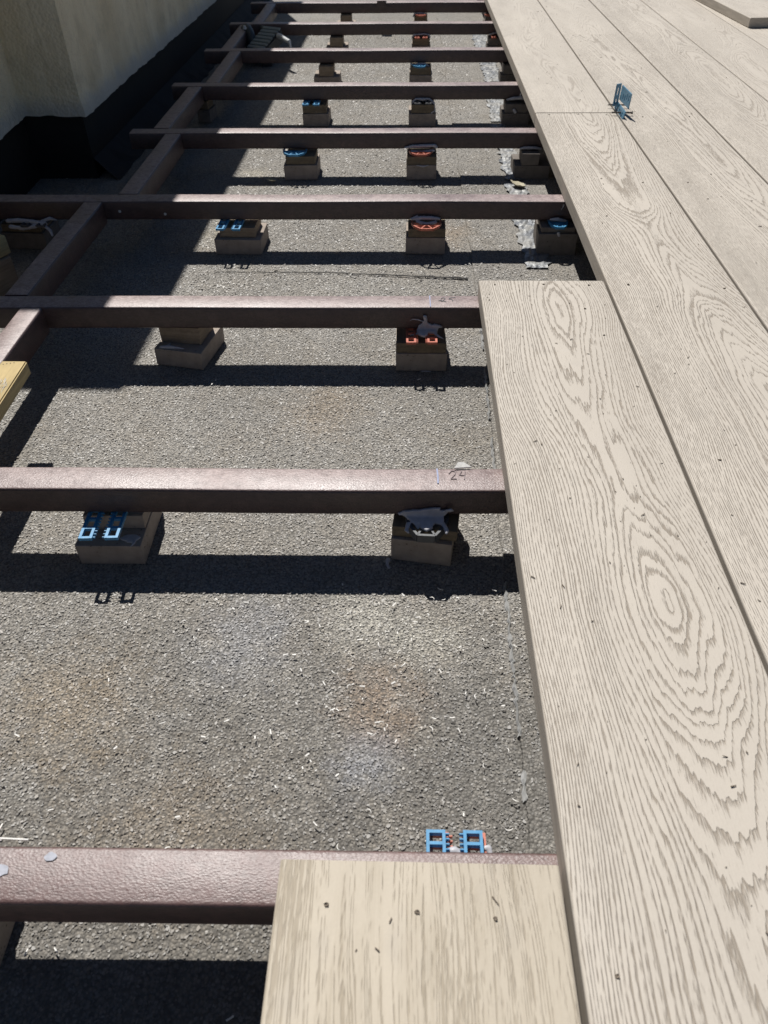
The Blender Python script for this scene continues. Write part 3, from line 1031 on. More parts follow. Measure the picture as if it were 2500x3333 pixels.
glue([rel(1, [(-0.066, -0.004, 0.011, .0018), (-0.062, -0.005, 0.0125, .0022), (-0.0600, -0.005, 0.011, .0014), (-0.063, -0.005, 0.0095, .0010)]),
      rel(1, [(-0.106, -0.012, -0.001, .0028), (-0.108, -0.020, -0.003, .0024), (-0.106, -0.023, -0.004, .0016)]),
      rel(1, [(-0.070, -0.011, -0.001, .0028), (-0.066, -0.020, -0.003, .0026), (-0.0665, -0.024, -0.004, .0016)]),
      rel(1, [(-0.098, -0.013, -0.001, .0022), (-0.096, -0.018, -0.003, .0014)])],
     'wide grey sealant smear on the front of the second joist',
     sheets=[(rz(1, [(-0.118, -0.0012, 0.0035), (-0.110, -0.0016, 0.0080), (-0.096, -0.002, 0.0095), (-0.078, -0.002, 0.0125), (-0.0715, -0.002, 0.0130),
                     (-0.074, -0.002, 0.0085), (-0.0635, -0.002, 0.0100), (-0.066, -0.002, 0.0040), (-0.070, -0.003, -0.0005), (-0.090, -0.003, -0.0010), (-0.108, -0.003, 0.0000)]), 0.0017),
             (rz(1, [(-0.110, -0.002, 0.0005), (-0.104, -0.010, -0.0004), (-0.100, -0.013, -0.0006), (-0.095, -0.013, -0.0006), (-0.0935, -0.019, -0.0010), (-0.087, -0.0235, -0.0014), (-0.081, -0.019, -0.001),
                     (-0.079, -0.012, -0.0006), (-0.072, -0.0135, -0.0006), (-0.068, -0.008, 0.0), (-0.069, -0.002, 0.0005)]), 0.0016)])
glue([rel(1, [(-0.4020, -0.019, -0.0292, .0016), (-0.4035, -0.023, -0.0296, .0009)])],
     'flat sealant smear on top of the left block of the second joist',
     sheets=[(rz(1, [(-0.4190, -0.010, -0.0294), (-0.410, -0.004, -0.0294), (-0.402, -0.005, -0.0294), (-0.3955, -0.009, -0.0294), (-0.4000, -0.013, -0.0294), (-0.4000, -0.018, -0.0294), (-0.407, -0.017, -0.0294), (-0.415, -0.014, -0.0294)]), 0.0012)])
# third joist, middle: upright lump
glue([rel(2, [(-0.0815, -0.003, 0.012, .0026), (-0.0825, -0.004, 0.019, .0028), (-0.0835, -0.004, 0.0225, .0030)]),
      rel(2, [(-0.084, -0.003, 0.013, .0016), (-0.092, -0.003, 0.0165, .0016), (-0.100, -0.003, 0.0175, .0014), (-0.105, -0.003, 0.0150, .0008)]),
      rel(2, [(-0.094, -0.008, -0.003, .0022), (-0.104, -0.010, -0.004, .0010)]),
      rel(2, [(-0.070, -0.008, 0.000, .0026), (-0.064, -0.016, -0.002, .0022), (-0.058, -0.020, -0.003, .0010), (-0.055, -0.022, -0.004, .0006)])],
     'lumpy grey sealant blob standing up on the third joist',
     sheets=[(rz(2, [(-0.094, -0.0015, 0.0015), (-0.092, -0.002, 0.0070), (-0.086, -0.002, 0.0115), (-0.079, -0.002, 0.0120), (-0.072, -0.002, 0.0080), (-0.069, -0.002, 0.0095),
                     (-0.062, -0.002, 0.0075), (-0.057, -0.0015, 0.0045), (-0.064, -0.002, 0.0030), (-0.064, -0.002, 0.0000)]), 0.0019),
             (rz(2, [(-0.095, -0.002, 0.0), (-0.093, -0.011, -0.0006), (-0.088, -0.018, -0.001), (-0.083, -0.0195, -0.001), (-0.079, -0.016, -0.001), (-0.078, -0.009, -0.0006), (-0.066, -0.010, -0.0006), (-0.064, -0.002, 0.0)]), 0.0018)])
glue([rel(2, [(-0.4700, -0.004, -0.029, .0034), (-0.458, -0.004, -0.0290, .0044), (-0.445, -0.006, -0.0292, .0026), (-0.436, -0.008, -0.0294, .0012)]),
      rel(2, [(-0.462, -0.001, -0.029, .003), (-0.460, 0.006, -0.029, .0016)])],
     'flat pale sealant smear on the left block of the third joist')
# fourth joist
glue([rel(3, [(-0.100, -0.004, 0.003, .003), (-0.085, -0.005, 0.006, .0050), (-0.066, -0.005, 0.006, .0050), (-0.052, -0.004, 0.004, .004)]),
      rel(3, [(-0.090, -0.008, 0.000, .004), (-0.074, -0.014, -0.002, .0045), (-0.058, -0.010, 0.000, .004)]),
      rel(3, [(-0.104, -0.003, 0.004, .0012), (-0.090, -0.003, 0.010, .0012)])],
     'grey sealant over the red fan packer of the fourth joist')
glue([rel(3, [(0.152, -0.004, 0.003, .003), (0.164, -0.006, 0.004, .0050), (0.178, -0.005, 0.001, .003)]),
      rel(3, [(0.165, -0.024, -0.014, .003), (0.167, -0.024, -0.019, .0028)]),
      rel(3, [(0.168, -0.003, 0.020, .0010), (0.171, -0.003, 0.026, .0012), (0.172, -0.003, 0.030, .0006)])],
     'grey sealant blob on the fourth joist at the deck edge')
glue([rel(3, [(-0.846, -0.006, 0.000, .0060), (-0.825, -0.006, 0.001, .0060), (-0.800, -0.008, -0.001, .0060), (-0.778, -0.012, -0.003, .0055)]),
      rel(3, [(-0.838, -0.018, -0.006, .0055), (-0.815, -0.020, -0.008, .0050), (-0.795, -0.016, -0.006, .0050)]),
      rel(3, [(-0.780, -0.014, -0.004, .004), (-0.765, -0.024, -0.010, .0036), (-0.759, -0.034, -0.016, .0022)]),
      rel(3, [(-0.782, -0.006, 0.000, .004), (-0.768, -0.004, 0.004, .0044), (-0.757, -0.004, 0.001, .002)])],
     'large pale sealant smear in the shade at the left edge')
# fifth joist
glue([rel(4, [(-0.114, -0.004, 0.004, .003), (-0.098, -0.005, 0.007, .0050), (-0.070, -0.005, 0.008, .0050), (-0.050, -0.005, 0.009, .0045), (-0.046, -0.005, 0.005, .004)]),
      rel(4, [(-0.100, -0.010, -0.002, .0040), (-0.078, -0.012, -0.003, .0040), (-0.052, -0.008, -0.001, .004)])],
     'wide grey sealant bead over the red fan packer of the fifth joist')
glue([rel(4, [(-0.088, -0.027, -0.026, .0018), (-0.074, -0.027, -0.0285, .0028), (-0.062, -0.027, -0.0255, .0014)])],
     'small curved sealant lick on the block face under the fifth joist')
glue([rel(4, [(0.140, -0.004, 0.002, .003), (0.150, -0.006, 0.004, .0045), (0.172, -0.006, 0.004, .0045), (0.184, -0.005, 0.002, .003)])],
     'grey sealant bead under the fifth joist at the deck edge')
# sixth joist: loop
glue([rel(5, [(-0.094, -0.006, -0.014, .003), (-0.096, -0.006, -0.002, .0032), (-0.088, -0.006, 0.004, .0034), (-0.070, -0.006, 0.003, .0050), (-0.054, -0.006, 0.004, .0034), (-0.042, -0.010, -0.004, .0032), (-0.040, -0.016, -0.022, .0030), (-0.048, -0.020, -0.026, .002)])],
     'looped grey sealant bead under the sixth joist in the middle row')
glue([rel(5, [(0.150, -0.005, 0.002, .004), (0.166, -0.006, 0.005, .0055), (0.184, -0.006, 0.006, .0055), (0.200, -0.005, 0.001, .004)]),
      rel(5, [(0.181, -0.004, 0.008, .003), (0.182, -0.004, 0.018, .0014)]),
      rel(5, [(0.166, -0.022, -0.018, .0040), (0.170, -0.022, -0.024, .0046)])],
     'grey sealant under the sixth joist at the deck edge')
glue([rel(6, [(-0.102, -0.008, -0.014, .0034), (-0.096, -0.008, -0.006, .0034), (-0.080, -0.006, 0.000, .0034), (-0.058, -0.006, -0.001, .0044), (-0.044, -0.008, -0.010, .0034), (-0.038, -0.012, -0.026, .0026)])],
     'grey sealant loop under the seventh joist in the middle row')
glue([rel(6, [(0.196, -0.005, 0.003, .004), (0.214, -0.006, 0.002, .004)])], 'grey sealant dab under the seventh joist at the deck edge')
glue([rel(7, [(-0.096, -0.006, -0.006, .0032), (-0.090, -0.006, 0.002, .0034), (-0.070, -0.006, 0.003, .0036), (-0.056, -0.006, 0.004, .0036), (-0.040, -0.006, 0.002, .0034), (-0.036, -0.006, -0.006, .003)])],
     'grey sealant bead under the eighth joist in the middle row')
glue([rel(7, [(0.164, -0.006, 0.002, .0034), (0.178, -0.006, 0.005, .004), (0.190, -0.006, 0.007, .004), (0.200, -0.006, 0.003, .003)])],
     'grey sealant bead under the eighth joist at the deck edge')
glue([rel(8, [(-0.090, -0.006, -0.010, .003), (-0.086, -0.006, 0.000, .0034), (-0.064, -0.006, 0.001, .004), (-0.040, -0.006, -0.002, .003)])],
     'grey sealant bead under the ninth joist in the middle row')
# behind the nearest joist: white lumps beside the blue packer
glue([[(-0.0800, 0.2330, -0.041, .004), (-0.0730, 0.2365, -0.039, .0046), (-0.0660, 0.2330, -0.041, .004)]],
     'white sealant lump between the legs of the bright blue packer')
glue([[(-0.0500, 0.2395, -0.0400, .0026), (-0.0475, 0.2405, -0.0400, .0026), (-0.0465, 0.2360, -0.0410, .0022), (-0.0470, 0.2320, -0.0420, .0020)]],
     'white sealant hook at the right side of the bright blue packer')
glue([[(-0.1275, 0.574, G + 0.004, .0030), (-0.1285, 0.568, G + 0.003, .0022), (-0.1262, 0.562, G + 0.003, .0018)]],
     'white sealant crumbs at the left foot of the second middle block')
glue([[(-0.086, 0.9590, G + 0.002, .0016), (-0.079, 0.9580, G + 0.0025, .0020), (-0.073, 0.9585, G + 0.002, .0014)]],
     'white sealant crumbs at the front foot of the third middle block')

# ------------------------------------------------------------------ battens and timber at the left edge
bm = bmesh.new()
add_box(bm, (-0.6110, 0.30, 0.0006), (-0.5790, 0.8040, 0.0190))
bmesh.ops.bevel(bm, geom=bm.edges[:], offset=0.0016, segments=2, affect='EDGES')
for v in bm.verts:
    v.co.x += (v.co.y - 0.80) * -0.03
batten = tag(empty('timber_batten', (-0.595, 0.80, 0)), 'yellow treated timber batten with a splintered edge at the left edge', 'batten')
b1 = link('batten_body', bm_done(bm, 'batten_body'), M['tyellow'], batten)
b1.matrix_parent_inverse = Matrix.Translation((0.595, -0.80, 0))
bm = bmesh.new()
for k in range(26):
    sx, sy = -0.588 + rng.uniform(-0.008, 0.006), 0.742 + rng.uniform(-0.018, 0.016)
    a = R(rng.uniform(40, 140))
    l = rng.uniform(0.004, 0.014)
    add_rod(bm, (sx, sy, 0.0185), (sx + l * math.cos(a) * 0.7, sy + l * math.sin(a), 0.0192 + rng.uniform(0, 0.0025)), 0.00045, 0.0001, 4)
b2 = link('splinter', bm_done(bm, 'splinter'), M['white'], batten)
b2.matrix_parent_inverse = Matrix.Translation((0.595, -0.80, 0))
for k in range(4):
    bm = bmesh.new()
    add_rod(bm, (-0.6055 + k * 0.004, 0.7955 + 0.0012 * k, 0.0188), (-0.6055 + k * 0.004, 0.7955 + 0.0012 * k, 0.0194), 0.0009, 0.0006, 6)
    n_ = link('nail_hole', bm_done(bm, 'nail_hole'), M['screw'], batten)
    n_.matrix_parent_inverse = Matrix.Translation((0.595, -0.80, 0))
o = link('timber_offcut', box_mesh('timber_offcut', (-0.14, -0.05, 0), (0, 0, 0.030), 0.002, 2, 0.001), M['tyellow'], None, (-0.7830, 1.2290, -0.030), (0, 0, R(-24)))
tag(o, 'yellow timber offcut end showing at the left edge, between third and fourth joists', 'offcut')
o = link('timber_offcut', box_mesh('timber_offcut', (-0.14, -0.05, 0), (0, 0, 0.058), 0.003, 2, 0.001), M['tbrown'], None, (-0.7820, 1.2230, -0.0895), (0, 0, R(-24)))
tag(o, 'brown timber block under the yellow offcut end at the left edge', 'offcut')
bm = bmesh.new()
add_box(bm, (-0.48, -0.002, 0), (0.0, 0.0012, 0.0022))
for v in bm.verts:
    if v.co.x > -0.1:
        v.co.y *= 0.3
        v.co.z *= 0.5
o = link('wood_splinter', bm_done(bm, 'wood_splinter'), M['white'], None, (-0.366, 0.2225, -0.0026), (0, 0, R(-1.5)))
tag(o, 'thin pale wood splinter along the back of the nearest joist at the left edge', 'splinter')
# pale chip lying on the second joist
bm = bmesh.new()
vs = [bm.verts.new(p) for p in ((-0.0580, 0.6225, 0.0010), (-0.0540, 0.6285, 0.004), (-0.0480, 0.6290, 0.004), (-0.0395, 0.6240, 0.0015), (-0.0470, 0.6235, 0.0012))]
f = bm.faces.new(vs)
g = bmesh.ops.extrude_face_region(bm, geom=[f])
bmesh.ops.translate(bm, vec=(0, 0, 0.0014), verts=[e for e in g['geom'] if isinstance(e, bmesh.types.BMVert)])
o = link('wood_chip', bm_done(bm, 'wood_chip'), M['white'])
tag(o, 'pale pointed chip resting on the back edge of the second joist', 'chip')

# ------------------------------------------------------------------ dark tool in the shade
tool = tag(empty('power_tool', (-0.60, 2.86, G)), 'dark tool with a ribbed grey grip and silver-tipped rod, in shade by the wall', 'tool')
MI = Matrix.Translation((0.60, -2.86, -G))


def tpart(name, bm, mat, smooth=False):
    o = link(name, bm_done(bm, name, smooth), M[mat], tool)
    o.matrix_parent_inverse = MI
    return o


bm = bmesh.new()
bmesh.ops.create_uvsphere(bm, u_segments=20, v_segments=12, radius=1.0,
                          matrix=Matrix.Translation((-0.640, 2.895, -0.030)) @ Matrix.Rotation(R(25), 4, 'Z') @ Matrix.Diagonal((0.022, 0.060, 0.045, 1)))
tpart('motor_head', bm, 'tooldark', True)
bm = bmesh.new()
mt = Matrix.Translation((-0.575, 2.850, -0.034)) @ Matrix.Rotation(R(-28), 4, 'Z') @ Matrix.Rotation(R(22), 4, 'X')
add_box(bm, (-0.036, -0.065, -0.020), (0.036, 0.055, 0.018), mt)
bmesh.ops.bevel(bm, geom=bm.edges[:], offset=0.004, segments=2, affect='EDGES')
tpart('battery_body', bm, 'tooldark')
for k in range(7):
    bm = bmesh.new()
    y = -0.056 + k * 0.0165
    add_box(bm, (-0.033, y, 0.017), (0.033, y + 0.0125, 0.0225), mt)
    bmesh.ops.bevel(bm, geom=bm.edges[:], offset=0.0015, segments=1, affect='EDGES')
    tpart('grip_rib', bm, 'toolgrey')
bm = bmesh.new()
add_rod(bm, (-0.625, 3.010, -0.012), (-0.530, 2.840, -0.010), 0.009, 0.008, 12)
tpart('arm', bm, 'tooldark', False)
bm = bmesh.new()
add_rod(bm, (-0.530, 2.840, -0.010), (-0.487, 2.772, -0.014), 0.0085, 0.006, 12)
add_rod(bm, (-0.487, 2.772, -0.014), (-0.482, 2.758, -0.030), 0.005, 0.003, 10)
tpart('metal_tip', bm, 'steel', False)
bm = bmesh.new()
add_rod(bm, (-0.642, 2.865, 0.006), (-0.642, 2.863, 0.014), 0.007, 0.004, 10)
tpart('switch', bm, 'steel')
bm = bmesh.new()
add_box(bm, (-0.650, 2.88, G + 0.001), (-0.60, 2.94, -0.05))
add_box(bm, (-0.585, 2.81, G + 0.001), (-0.555, 2.87, -0.045))
tpart('foot', bm, 'tooldark')

# red-brown offcut hooked over the farthest joist
bm = bmesh.new()
add_box(bm, (-0.226, 3.3290, -0.012), (-0.193, 3.3515, 0.0101))
add_box(bm, (-0.2255, 3.3515, 0.0010), (-0.1935, 3.4050, 0.0100))
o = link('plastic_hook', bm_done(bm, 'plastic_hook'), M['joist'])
tag(o, 'red-brown plastic piece hooked over the farthest joist at the top edge', 'offcut')


# ------------------------------------------------------------------ leaves on the felt
def leaf(name, x, y, rz, s, label, curl=0.35):
    bm = bmesh.new()
    n = 8
    prev = None
    for i in range(n + 1):
        f = i / n
        w = 0.42 * math.sin(math.pi * min(1, f * 0.94 + 0.03)) * (1 - 0.3 * f)
        yy = f - 0.5
        zc = curl * (f - 0.4) ** 2 * 1.4
        row = [bm.verts.new((-w, yy, zc + w * curl * 1.1 + rng.uniform(0, .05))), bm.verts.new((0, yy, zc)),
               bm.verts.new((w, yy, zc + w * curl * 0.8 + rng.uniform(0, .05)))]
        if prev:
            for a in range(2):
                bm.faces.new((prev[a], prev[a + 1], row[a + 1], row[a]))
        prev = row
    for v in bm.verts:
        v.co *= s
    o = link(name, bm_done(bm, name, True), M['leaf'], None, (x, y, G + 0.0045), (0, 0, R(rz)))
    md = o.modifiers.new('thickness', 'SOLIDIFY')
    md.thickness = 0.0006
    return tag(o, label, 'leaf')


leaf('dry_leaf', -0.414, 1.737, 70, 0.028, 'pale crumpled leaf on the felt left of the fifth joist blocks', 0.5)
leaf('dry_leaf', 0.132, 1.700, 60, 0.036, 'curled yellowish leaf beside the deck in front of the fifth joist', 0.6)

# ------------------------------------------------------------------ deck boards
CREAM = (0.567, 0.512, 0.438)
DARK = (0.275, 0.228, 0.177)


def board_mesh(y0, y1, w=BW, t=BT, r=0.0026):
    """moulded board along Y: rounded long top edges, square ends; origin at middle of the lane, local y = world Y"""
    bm = bmesh.new()
    h = w / 2
    prof = [(-h + 0.0012, 0), (-h, 0.0012)]
    for k in range(6):
        a = R(180 - 18 * k)
        prof.append((-h + r + r * math.cos(a), t - r + r * math.sin(a)))
    for k in range(6):
        a = R(90 - 18 * k)
        prof.append((h - r + r * math.cos(a), t - r + r * math.sin(a)))
    prof += [(h, 0.0012), (h - 0.0012, 0)]
    n = max(2, int((y1 - y0) / 0.12))
    rows = []
    for i in range(n + 1):
        y = y0 + (y1 - y0) * i / n
        rows.append([bm.verts.new((x, y, z)) for x, z in prof])
    m = len(prof)
    for a, b in zip(rows[:-1], rows[1:]):
        for i in range(m):
            j = (i + 1) % m
            f = bm.faces.new((a[i], a[j], b[j], b[i]))
            f.smooth = 1 < i < m - 3
    for f in (bm.faces.new(rows[0]), bm.faces.new(rows[-1][::-1])):
        for e in f.edges:
            e.smooth = False
    return bm_done(bm, 'deck_board')


BG = 'pale limed oak deck boards'
YN, YF = -0.75, 4.3


def board(lane, y0, y1, mat, label, dz=0.0):
    xc = X0 + lane * (BW + GAP) + BW / 2
    o = link('deck_board', board_mesh(y0, y1), mat, None, (xc, 0, 0.0007 + dz))
    return tag(o, label, 'board', BG)


def rmat(name, seed, y0=YN, y1=YF, amount=0.9, cream=CREAM, dark=DARK):
    d, xs = rand_curve(random.Random(seed), y0, y1)
    return mat_board(name, d, xs, y0, y1, seed * 0.37, cream, dark, amount=amount)


# lane 0: short straight-grained board end in the foreground
m0 = mat_board('limed_oak_straight', [(-0.75, 0.07), (0.05, 0.075), (0.21, 0.08)],
               [(-0.75, 0.02), (0.0, 0.0), (0.21, 0.0)], -0.75, 0.21, 2.3, (0.57, 0.502, 0.40), (0.31, 0.255, 0.185), amount=0.66, wob=1.6, straight=250.0)
fb = board(0, -0.75, 0.2012, m0, 'short straight-grained board end on the nearest joist, at the bottom of the picture')
# lane 1: bullseye figure
m1 = mat_board('limed_oak_bullseye',
               [(-0.75, 0.06), (0.0, 0.066), (0.15, 0.060), (0.25, 0.050), (0.33, 0.031), (0.375, 0.019), (0.40, 0.009), (0.42, 0.0), (0.44, 0.008), (0.465, 0.017), (0.52, 0.029),
                (0.60, 0.037), (0.66, 0.034), (0.72, 0.028), (0.80, 0.021), (0.88, 0.008), (0.92, 0.001), (0.96, 0.008), (1.02, 0.020)],
               [(-0.75, 0.0), (0.10, 0.012), (0.25, 0.022), (0.42, 0.030), (0.60, 0.020), (0.72, 0.006), (0.85, 0.010), (0.92, 0.015), (1.02, 0.012)],
               -0.75, 1.02, 0.0, CREAM, DARK, wob=0.7)
board(1, -0.75, 1.0125, m1, 'board with an oval bullseye in its grain, its far end short of the rest')
# lane 2
m2 = mat_board('limed_oak_big_arches',
               [(-0.75, 0.07), (0.2, 0.06), (0.45, 0.035), (0.58, 0.018), (0.68, 0.002), (0.78, 0.018), (0.92, 0.040), (1.04, 0.058), (1.15, 0.062),
                (1.30, 0.052), (1.45, 0.045), (1.60, 0.034), (1.72, 0.018), (1.84, 0.002)],
               [(-0.75, 0.03), (0.4, 0.04), (0.68, 0.048), (0.92, 0.036), (1.10, 0.020), (1.30, 0.012), (1.6, 0.018), (1.84, 0.022)],
               -0.75, 1.84, 1.3, CREAM, DARK, wob=0.7)
board(2, -0.75, 1.8300, m2, 'board with wide arched grain, beside the bullseye board, ending at the blue clip')
board(2, 1.8345, YF, rmat('limed_oak_faint', 21, amount=0.62), 'far board of the deck edge lane, beyond the butt joint at the blue clip')
m3 = mat_board('limed_oak_pointed_arches',
               [(-0.75, 0.06), (0.6, 0.06), (1.0, 0.052), (1.25, 0.040), (1.42, 0.028), (1.62, 0.016), (1.80, 0.012), (1.97, 0.004), (2.12, 0.012), (2.3, 0.022), (2.65, 0.010)],
               [(-0.75, 0.02), (1.0, 0.05), (1.42, 0.046), (1.97, 0.034), (2.3, 0.01), (2.65, -0.02)], -0.75, 2.65, 3.1, CREAM, DARK, wob=0.8)
board(3, -0.75, 2.6385, m3, 'board with long pointed arches in its grain, right of the blue clip')
board(3, 2.6410, YF, rmat('limed_oak_faint', 22, amount=0.55), 'far board beyond the butt joint in the lane right of the blue clip', -0.0004)
m4 = mat_board('limed_oak_ovals', [(-0.75, 0.05), (1.0, 0.06), (1.6, 0.045), (1.9, 0.022), (2.15, 0.0), (2.35, 0.02), (2.8, 0.05), (4.3, 0.02)],
               [(-0.75, 0.0), (1.6, 0.03), (2.15, 0.045), (2.5, 0.05), (4.3, 0.0)], -0.75, 4.3, 4.4, CREAM, DARK, amount=0.8)
board(4, YN, YF, m4, 'board with faint nested ovals, third lane in from the deck edge at top right', 0.0003)
m5 = rmat('limed_oak_e', 31, amount=0.6)
m6 = rmat('limed_oak_f', 32, amount=0.55)
m7 = rmat('limed_oak_g', 33, amount=0.55)
board(5, YN, YF, m5, 'board in the fourth lane from the deck edge, at top right')
board(6, YN, YF, m6, 'board in the fifth lane from the deck edge, left of the loose board', -0.0003)
board(7, YN, YF, m7, 'board in the sixth lane, partly under the loose board at top right')
board(8, YN, YF, m5, 'farthest right board, mostly hidden by the loose board')

# loose board lying on the deck at top right
o = link('deck_board', board_mesh(0.0, 1.3), m6, None, (1.0135, 2.7270, BT + 0.0015), (0, 0, R(3.5)))
tag(o, 'loose board lying on top of the deck in the top right corner', 'board', BG)


# torn plugs over the screw heads
def plug(x, y, parent, s=0.0018):
    bm = bmesh.new()
    ps = parent.location
    n = 9
    ring = []
    for k in range(n):
        a = 2 * math.pi * k / n
        rr = s * rng.uniform(0.7, 1.2)
        ring.append((rr * math.cos(a), rr * 0.8 * math.sin(a)))
    z = BT
    lx, ly = x - ps.x, y - ps.y
    c = bm.verts.new((lx, ly, z + 0.0002))
    lo = [bm.verts.new((lx + u, ly + v, z - 0.0002)) for u, v in ring]
    hi = [bm.verts.new((lx + u * 0.85, ly + v * 0.85, z + rng.uniform(0.0004, 0.0016))) for u, v in ring]
    for k in range(n):
        j = (k + 1) % n
        bm.faces.new((lo[k], lo[j], hi[j], hi[k]))
        bm.faces.new((hi[k], hi[j], c))
    link('screw_plug', bm_done(bm, 'screw_plug'), M['crumb'], parent)


boards = [o for o in COL.objects if o.name.startswith('deck_board')]
for x, y in ((-0.1560, 0.1745), (-0.1010, 0.1715), (-0.0545, 0.1690)):
    plug(x, y, boards[0])
for x, y in ((0.014, 0.999), (0.082, 1.000), (0.145, 0.998), (0.128, 0.93), (0.140, 0.86), (0.012, 0.14), (0.016, 0.10)):
    plug(x, y, boards[1], 0.0016)
for x, y in ((0.200, 1.818), (0.264, 1.820), (0.325, 1.816), (0.24, 1.42), (0.31, 1.40), (0.20, 1.0), (0.33, 0.99), (0.21, 0.61)):
    plug(x, y, boards[2], 0.0019)
for x, y in ((0.38, 2.626), (0.46, 2.625), (0.50, 1.80), (0.40, 1.80), (0.39, 1.40)):
    plug(x, y, boards[4], 0.0019)

# ------------------------------------------------------------------ blue clip with its two screws, standing in the gap
clip = tag(empty('blue_clip', (0.352, 1.83, BT)), 'blue plastic clip with two screws, standing upright on the deck at a butt joint', 'clip')
CI = Matrix.Translation((-0.352, -1.83, -BT))


def cpart(name, bm, mat):
    o = link(name, bm_done(bm, name), M[mat], clip)
    o.matrix_parent_inverse = CI
    return o


def plate(bm, org, u, v, nrm, t, holes, lu, lv):
    """slotted plate as bars: lattice of cells, some left open"""
    cu, cv = len(holes[0]), len(holes)
    org, u, v, nrm = Vector(org), Vector(u).normalized(), Vector(v).normalized(), Vector(nrm).normalized()
    mt = Matrix((u, v, nrm)).transposed().to_4x4()
    mt.translation = org
    du, dv = lu / cu, lv / cv
    for j in range(cv):
        for i in range(cu):
            if not holes[j][i]:
                add_box(bm, (i * du - 0.00005, j * dv - 0.00005, -t / 2), ((i + 1) * du + 0.00005, (j + 1) * dv + 0.00005, t / 2), mt)


bm = bmesh.new()
# lower plate: stands along the gap
plate(bm, (0.3535, 1.7835, BT - 0.004), (0, 1, 0), (0.18, 0, 1), (1, 0, -0.18), 0.0022,
      [[0] * 13, [0, 0, 1, 0, 1, 0, 1, 0, 0, 1, 0, 1, 0], [0, 0, 1, 0, 1, 0, 1, 0, 0, 1, 0, 1, 0], [0] * 13], 0.090, 0.019)
cpart('foot_plate', bm, 'clipblue')
bm = bmesh.new()
plate(bm, (0.3640, 1.7930, BT + 0.019), (-0.12, 1, 0.05), (0.05, 0.02, 1), (1, 0.1, -0.05), 0.0024,
      [[0] * 11, [0, 0, 0, 0, 0, 1, 0, 1, 0, 0, 0], [0, 1, 0, 1, 0, 1, 0, 1, 0, 0, 0], [0, 1, 0, 1, 0, 0, 0, 0, 0, 0, 0], [0] * 11], 0.060, 0.028)
cpart('upper_plate', bm, 'clipblue')
bm = bmesh.new()
plate(bm, (0.3460, 1.8600, BT + 0.006), (0.35, 0.25, 0), (0.03, 0.02, 1), (1, -1, 0), 0.0022,
      [[0, 0, 0], [0, 1, 0], [0, 0, 0], [0, 1, 0], [0, 1, 0], [0, 0, 0]], 0.014, 0.044)
cpart('end_strut', bm, 'clipblue')
for (ya, xa, xb, zz_) in ((1.868, 0.335, 0.382, 0.0075), (1.812, 0.332, 0.379, 0.0065)):
    bm = bmesh.new()
    z = BT + zz_
    add_rod(bm, (xa + 0.006, ya, z), (xb - 0.004, ya - 0.002, z), 0.0014, 0.0014, 8)
    add_rod(bm, (xa, ya, z), (xa + 0.006, ya, z), 0.0002, 0.0014, 8)
    add_rod(bm, (xb - 0.004, ya - 0.002, z), (xb, ya - 0.002, z), 0.0014, 0.0036, 10)
    for k in range(9):
        x = xa + 0.003 + k * 0.0021
        add_rod(bm, (x, ya, z), (x + 0.0009, ya, z), 0.0024, 0.0013, 8)
    for k in range(5):
        x = xb - 0.013 + k * 0.0021
        add_rod(bm, (x, ya - 0.002, z), (x + 0.0009, ya - 0.002, z), 0.0023, 0.0013, 8)
    cpart('screw', bm, 'screw')

# ------------------------------------------------------------------ white shavings and crumbs
def shaving_mesh(L, bend, w, lift):
    bm = bmesh.new()
    n = 5
    prev = None
    for i in range(n + 1):
        f = i / n - 0.5
        a = f * bend
        x = L * (math.sin(a) / bend if abs(bend) > 1e-3 else f)
        y = L * ((1 - math.cos(a)) / bend if abs(bend) > 1e-3 else 0)
        z = lift * (0.25 - f * f) * 4
        row = [bm.verts.new((x, y - w / 2, z)), bm.verts.new((x, y + w / 2, z)), bm.verts.new((x, y + w / 2, z + 0.0006)), bm.verts.new((x, y - w / 2, z + 0.0006))]
        if prev:
            for k in range(4):
                bm.faces.new((prev[k], prev[(k + 1) % 4], row[(k + 1) % 4], row[k]))
        else:
            bm.faces.new(row)
        prev = row
    bm.faces.new(prev[::-1])
    me = bm_done(bm, 'shaving')
    me.materials.append(M['white'])
    return me


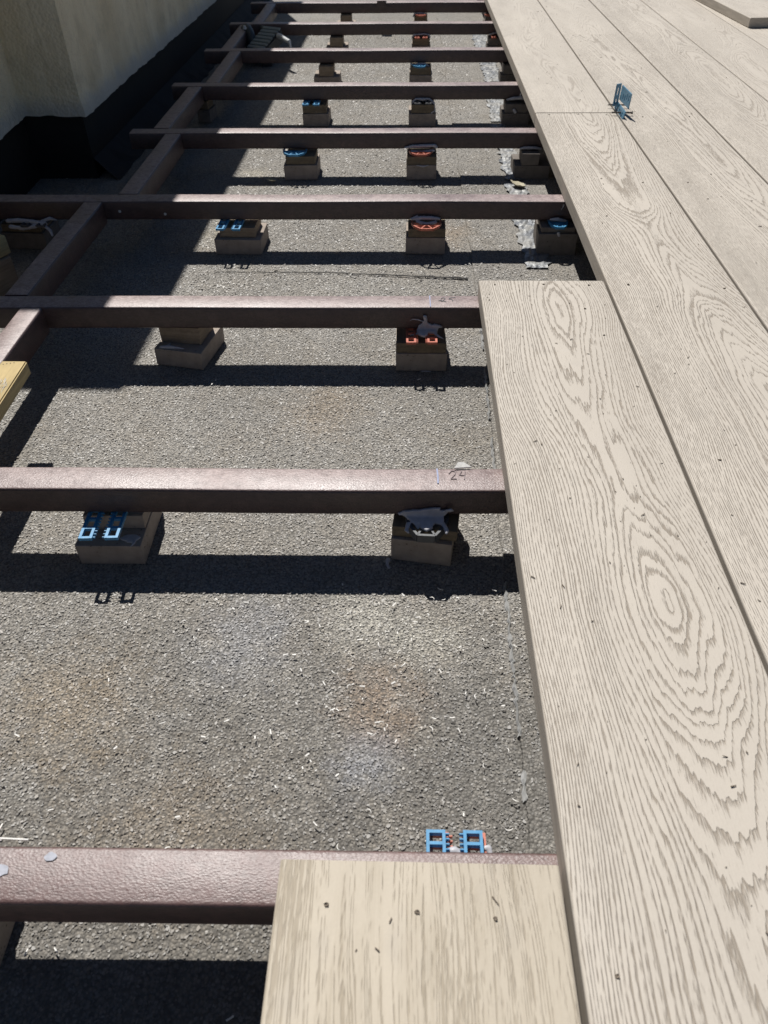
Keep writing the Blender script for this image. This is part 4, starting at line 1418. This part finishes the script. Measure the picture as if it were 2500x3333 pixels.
SH = [shaving_mesh(0.0062, 0.2, 0.0013, 0.0), shaving_mesh(0.0078, 1.5, 0.0010, 0.001), shaving_mesh(0.0045, 0.05, 0.0015, 0.0),
      shaving_mesh(0.0090, 2.4, 0.0008, 0.0012), shaving_mesh(0.0034, 0.1, 0.0014, 0.0)]
rs = random.Random(23)
cnt = 0
while cnt < 175:
    u = rs.random()
    if u < 0.55:
        x, y = rs.gauss(-0.15, 0.12), rs.gauss(0.42, 0.09)
    elif u < 0.85:
        x, y = rs.uniform(-0.46, 0.01), rs.uniform(0.05, 0.58)
    else:
        x, y = rs.uniform(-0.45, 0.03), rs.uniform(0.62, 1.4)
    if not (-0.55 < x < 0.03 and 0.03 < y < 1.45):
        continue
    if any(j - 0.045 < y < j + 0.02 and abs(y - 0.18) > 0.1 for j in JY):
        continue
    o = link('shaving', rs.choice(SH), None, None, (x, y, G + 0.0042 + rs.uniform(0, 0.001)),
             (R(rs.uniform(-14, 14)), R(rs.uniform(-14, 14)), rs.uniform(0, 6.28)))
    s = rs.uniform(0.6, 0.95)
    o.scale = (s, s, s)
    bay = sum(1 for j in JY if j < y)
    lab = 'in front of the nearest joist' if bay == 0 else 'between the %s and %s joists' % (ORD[bay - 1], ORD[bay])
    tag(o, 'small white shaving on the grey felt ' + lab, 'shaving', 'white shavings ' + lab)
    cnt += 1

bm = bmesh.new()
rs = random.Random(77)
for k in range(300):
    lane = rs.choice([1, 1, 1, 2, 2, 2, 3, 3, 4, 5, 6])
    x = X0 + lane * 0.18 + rs.uniform(0.004, 0.172)
    y = rs.uniform(0.05, 1.0 if lane == 1 else 3.2)
    s = rs.uniform(0.0004, 0.0010) * (1.0 if y < 1 else 1.3)
    a = rs.uniform(0, 6.28)
    l = s * rs.choice([1, 1, 1.3, 2.2])
    d = Vector((math.cos(a), math.sin(a), rs.uniform(-0.1, 0.25))) * l
    p = Vector((x, y, BT + 0.001 + s * 0.6))
    add_rod(bm, p - d, p + d, s * 0.6, s * 0.35, 5)
for k in range(14):
    x, y = rs.uniform(-0.17, -0.02), rs.uniform(0.02, 0.19)
    s, a = rs.uniform(0.0004, 0.0009), rs.uniform(0, 6.28)
    d = Vector((math.cos(a), math.sin(a), 0.05)) * s * rs.choice([1.2, 2, 4])
    p = Vector((x, y, BT + 0.001 + s * 0.6))
    add_rod(bm, p - d, p + d, s * 0.6, s * 0.4, 5)
tag(link('board_crumbs', bm_done(bm, 'board_crumbs'), M['crumb']), 'brown saw crumbs sprinkled over the deck boards', 'crumbs', kind='stuff')
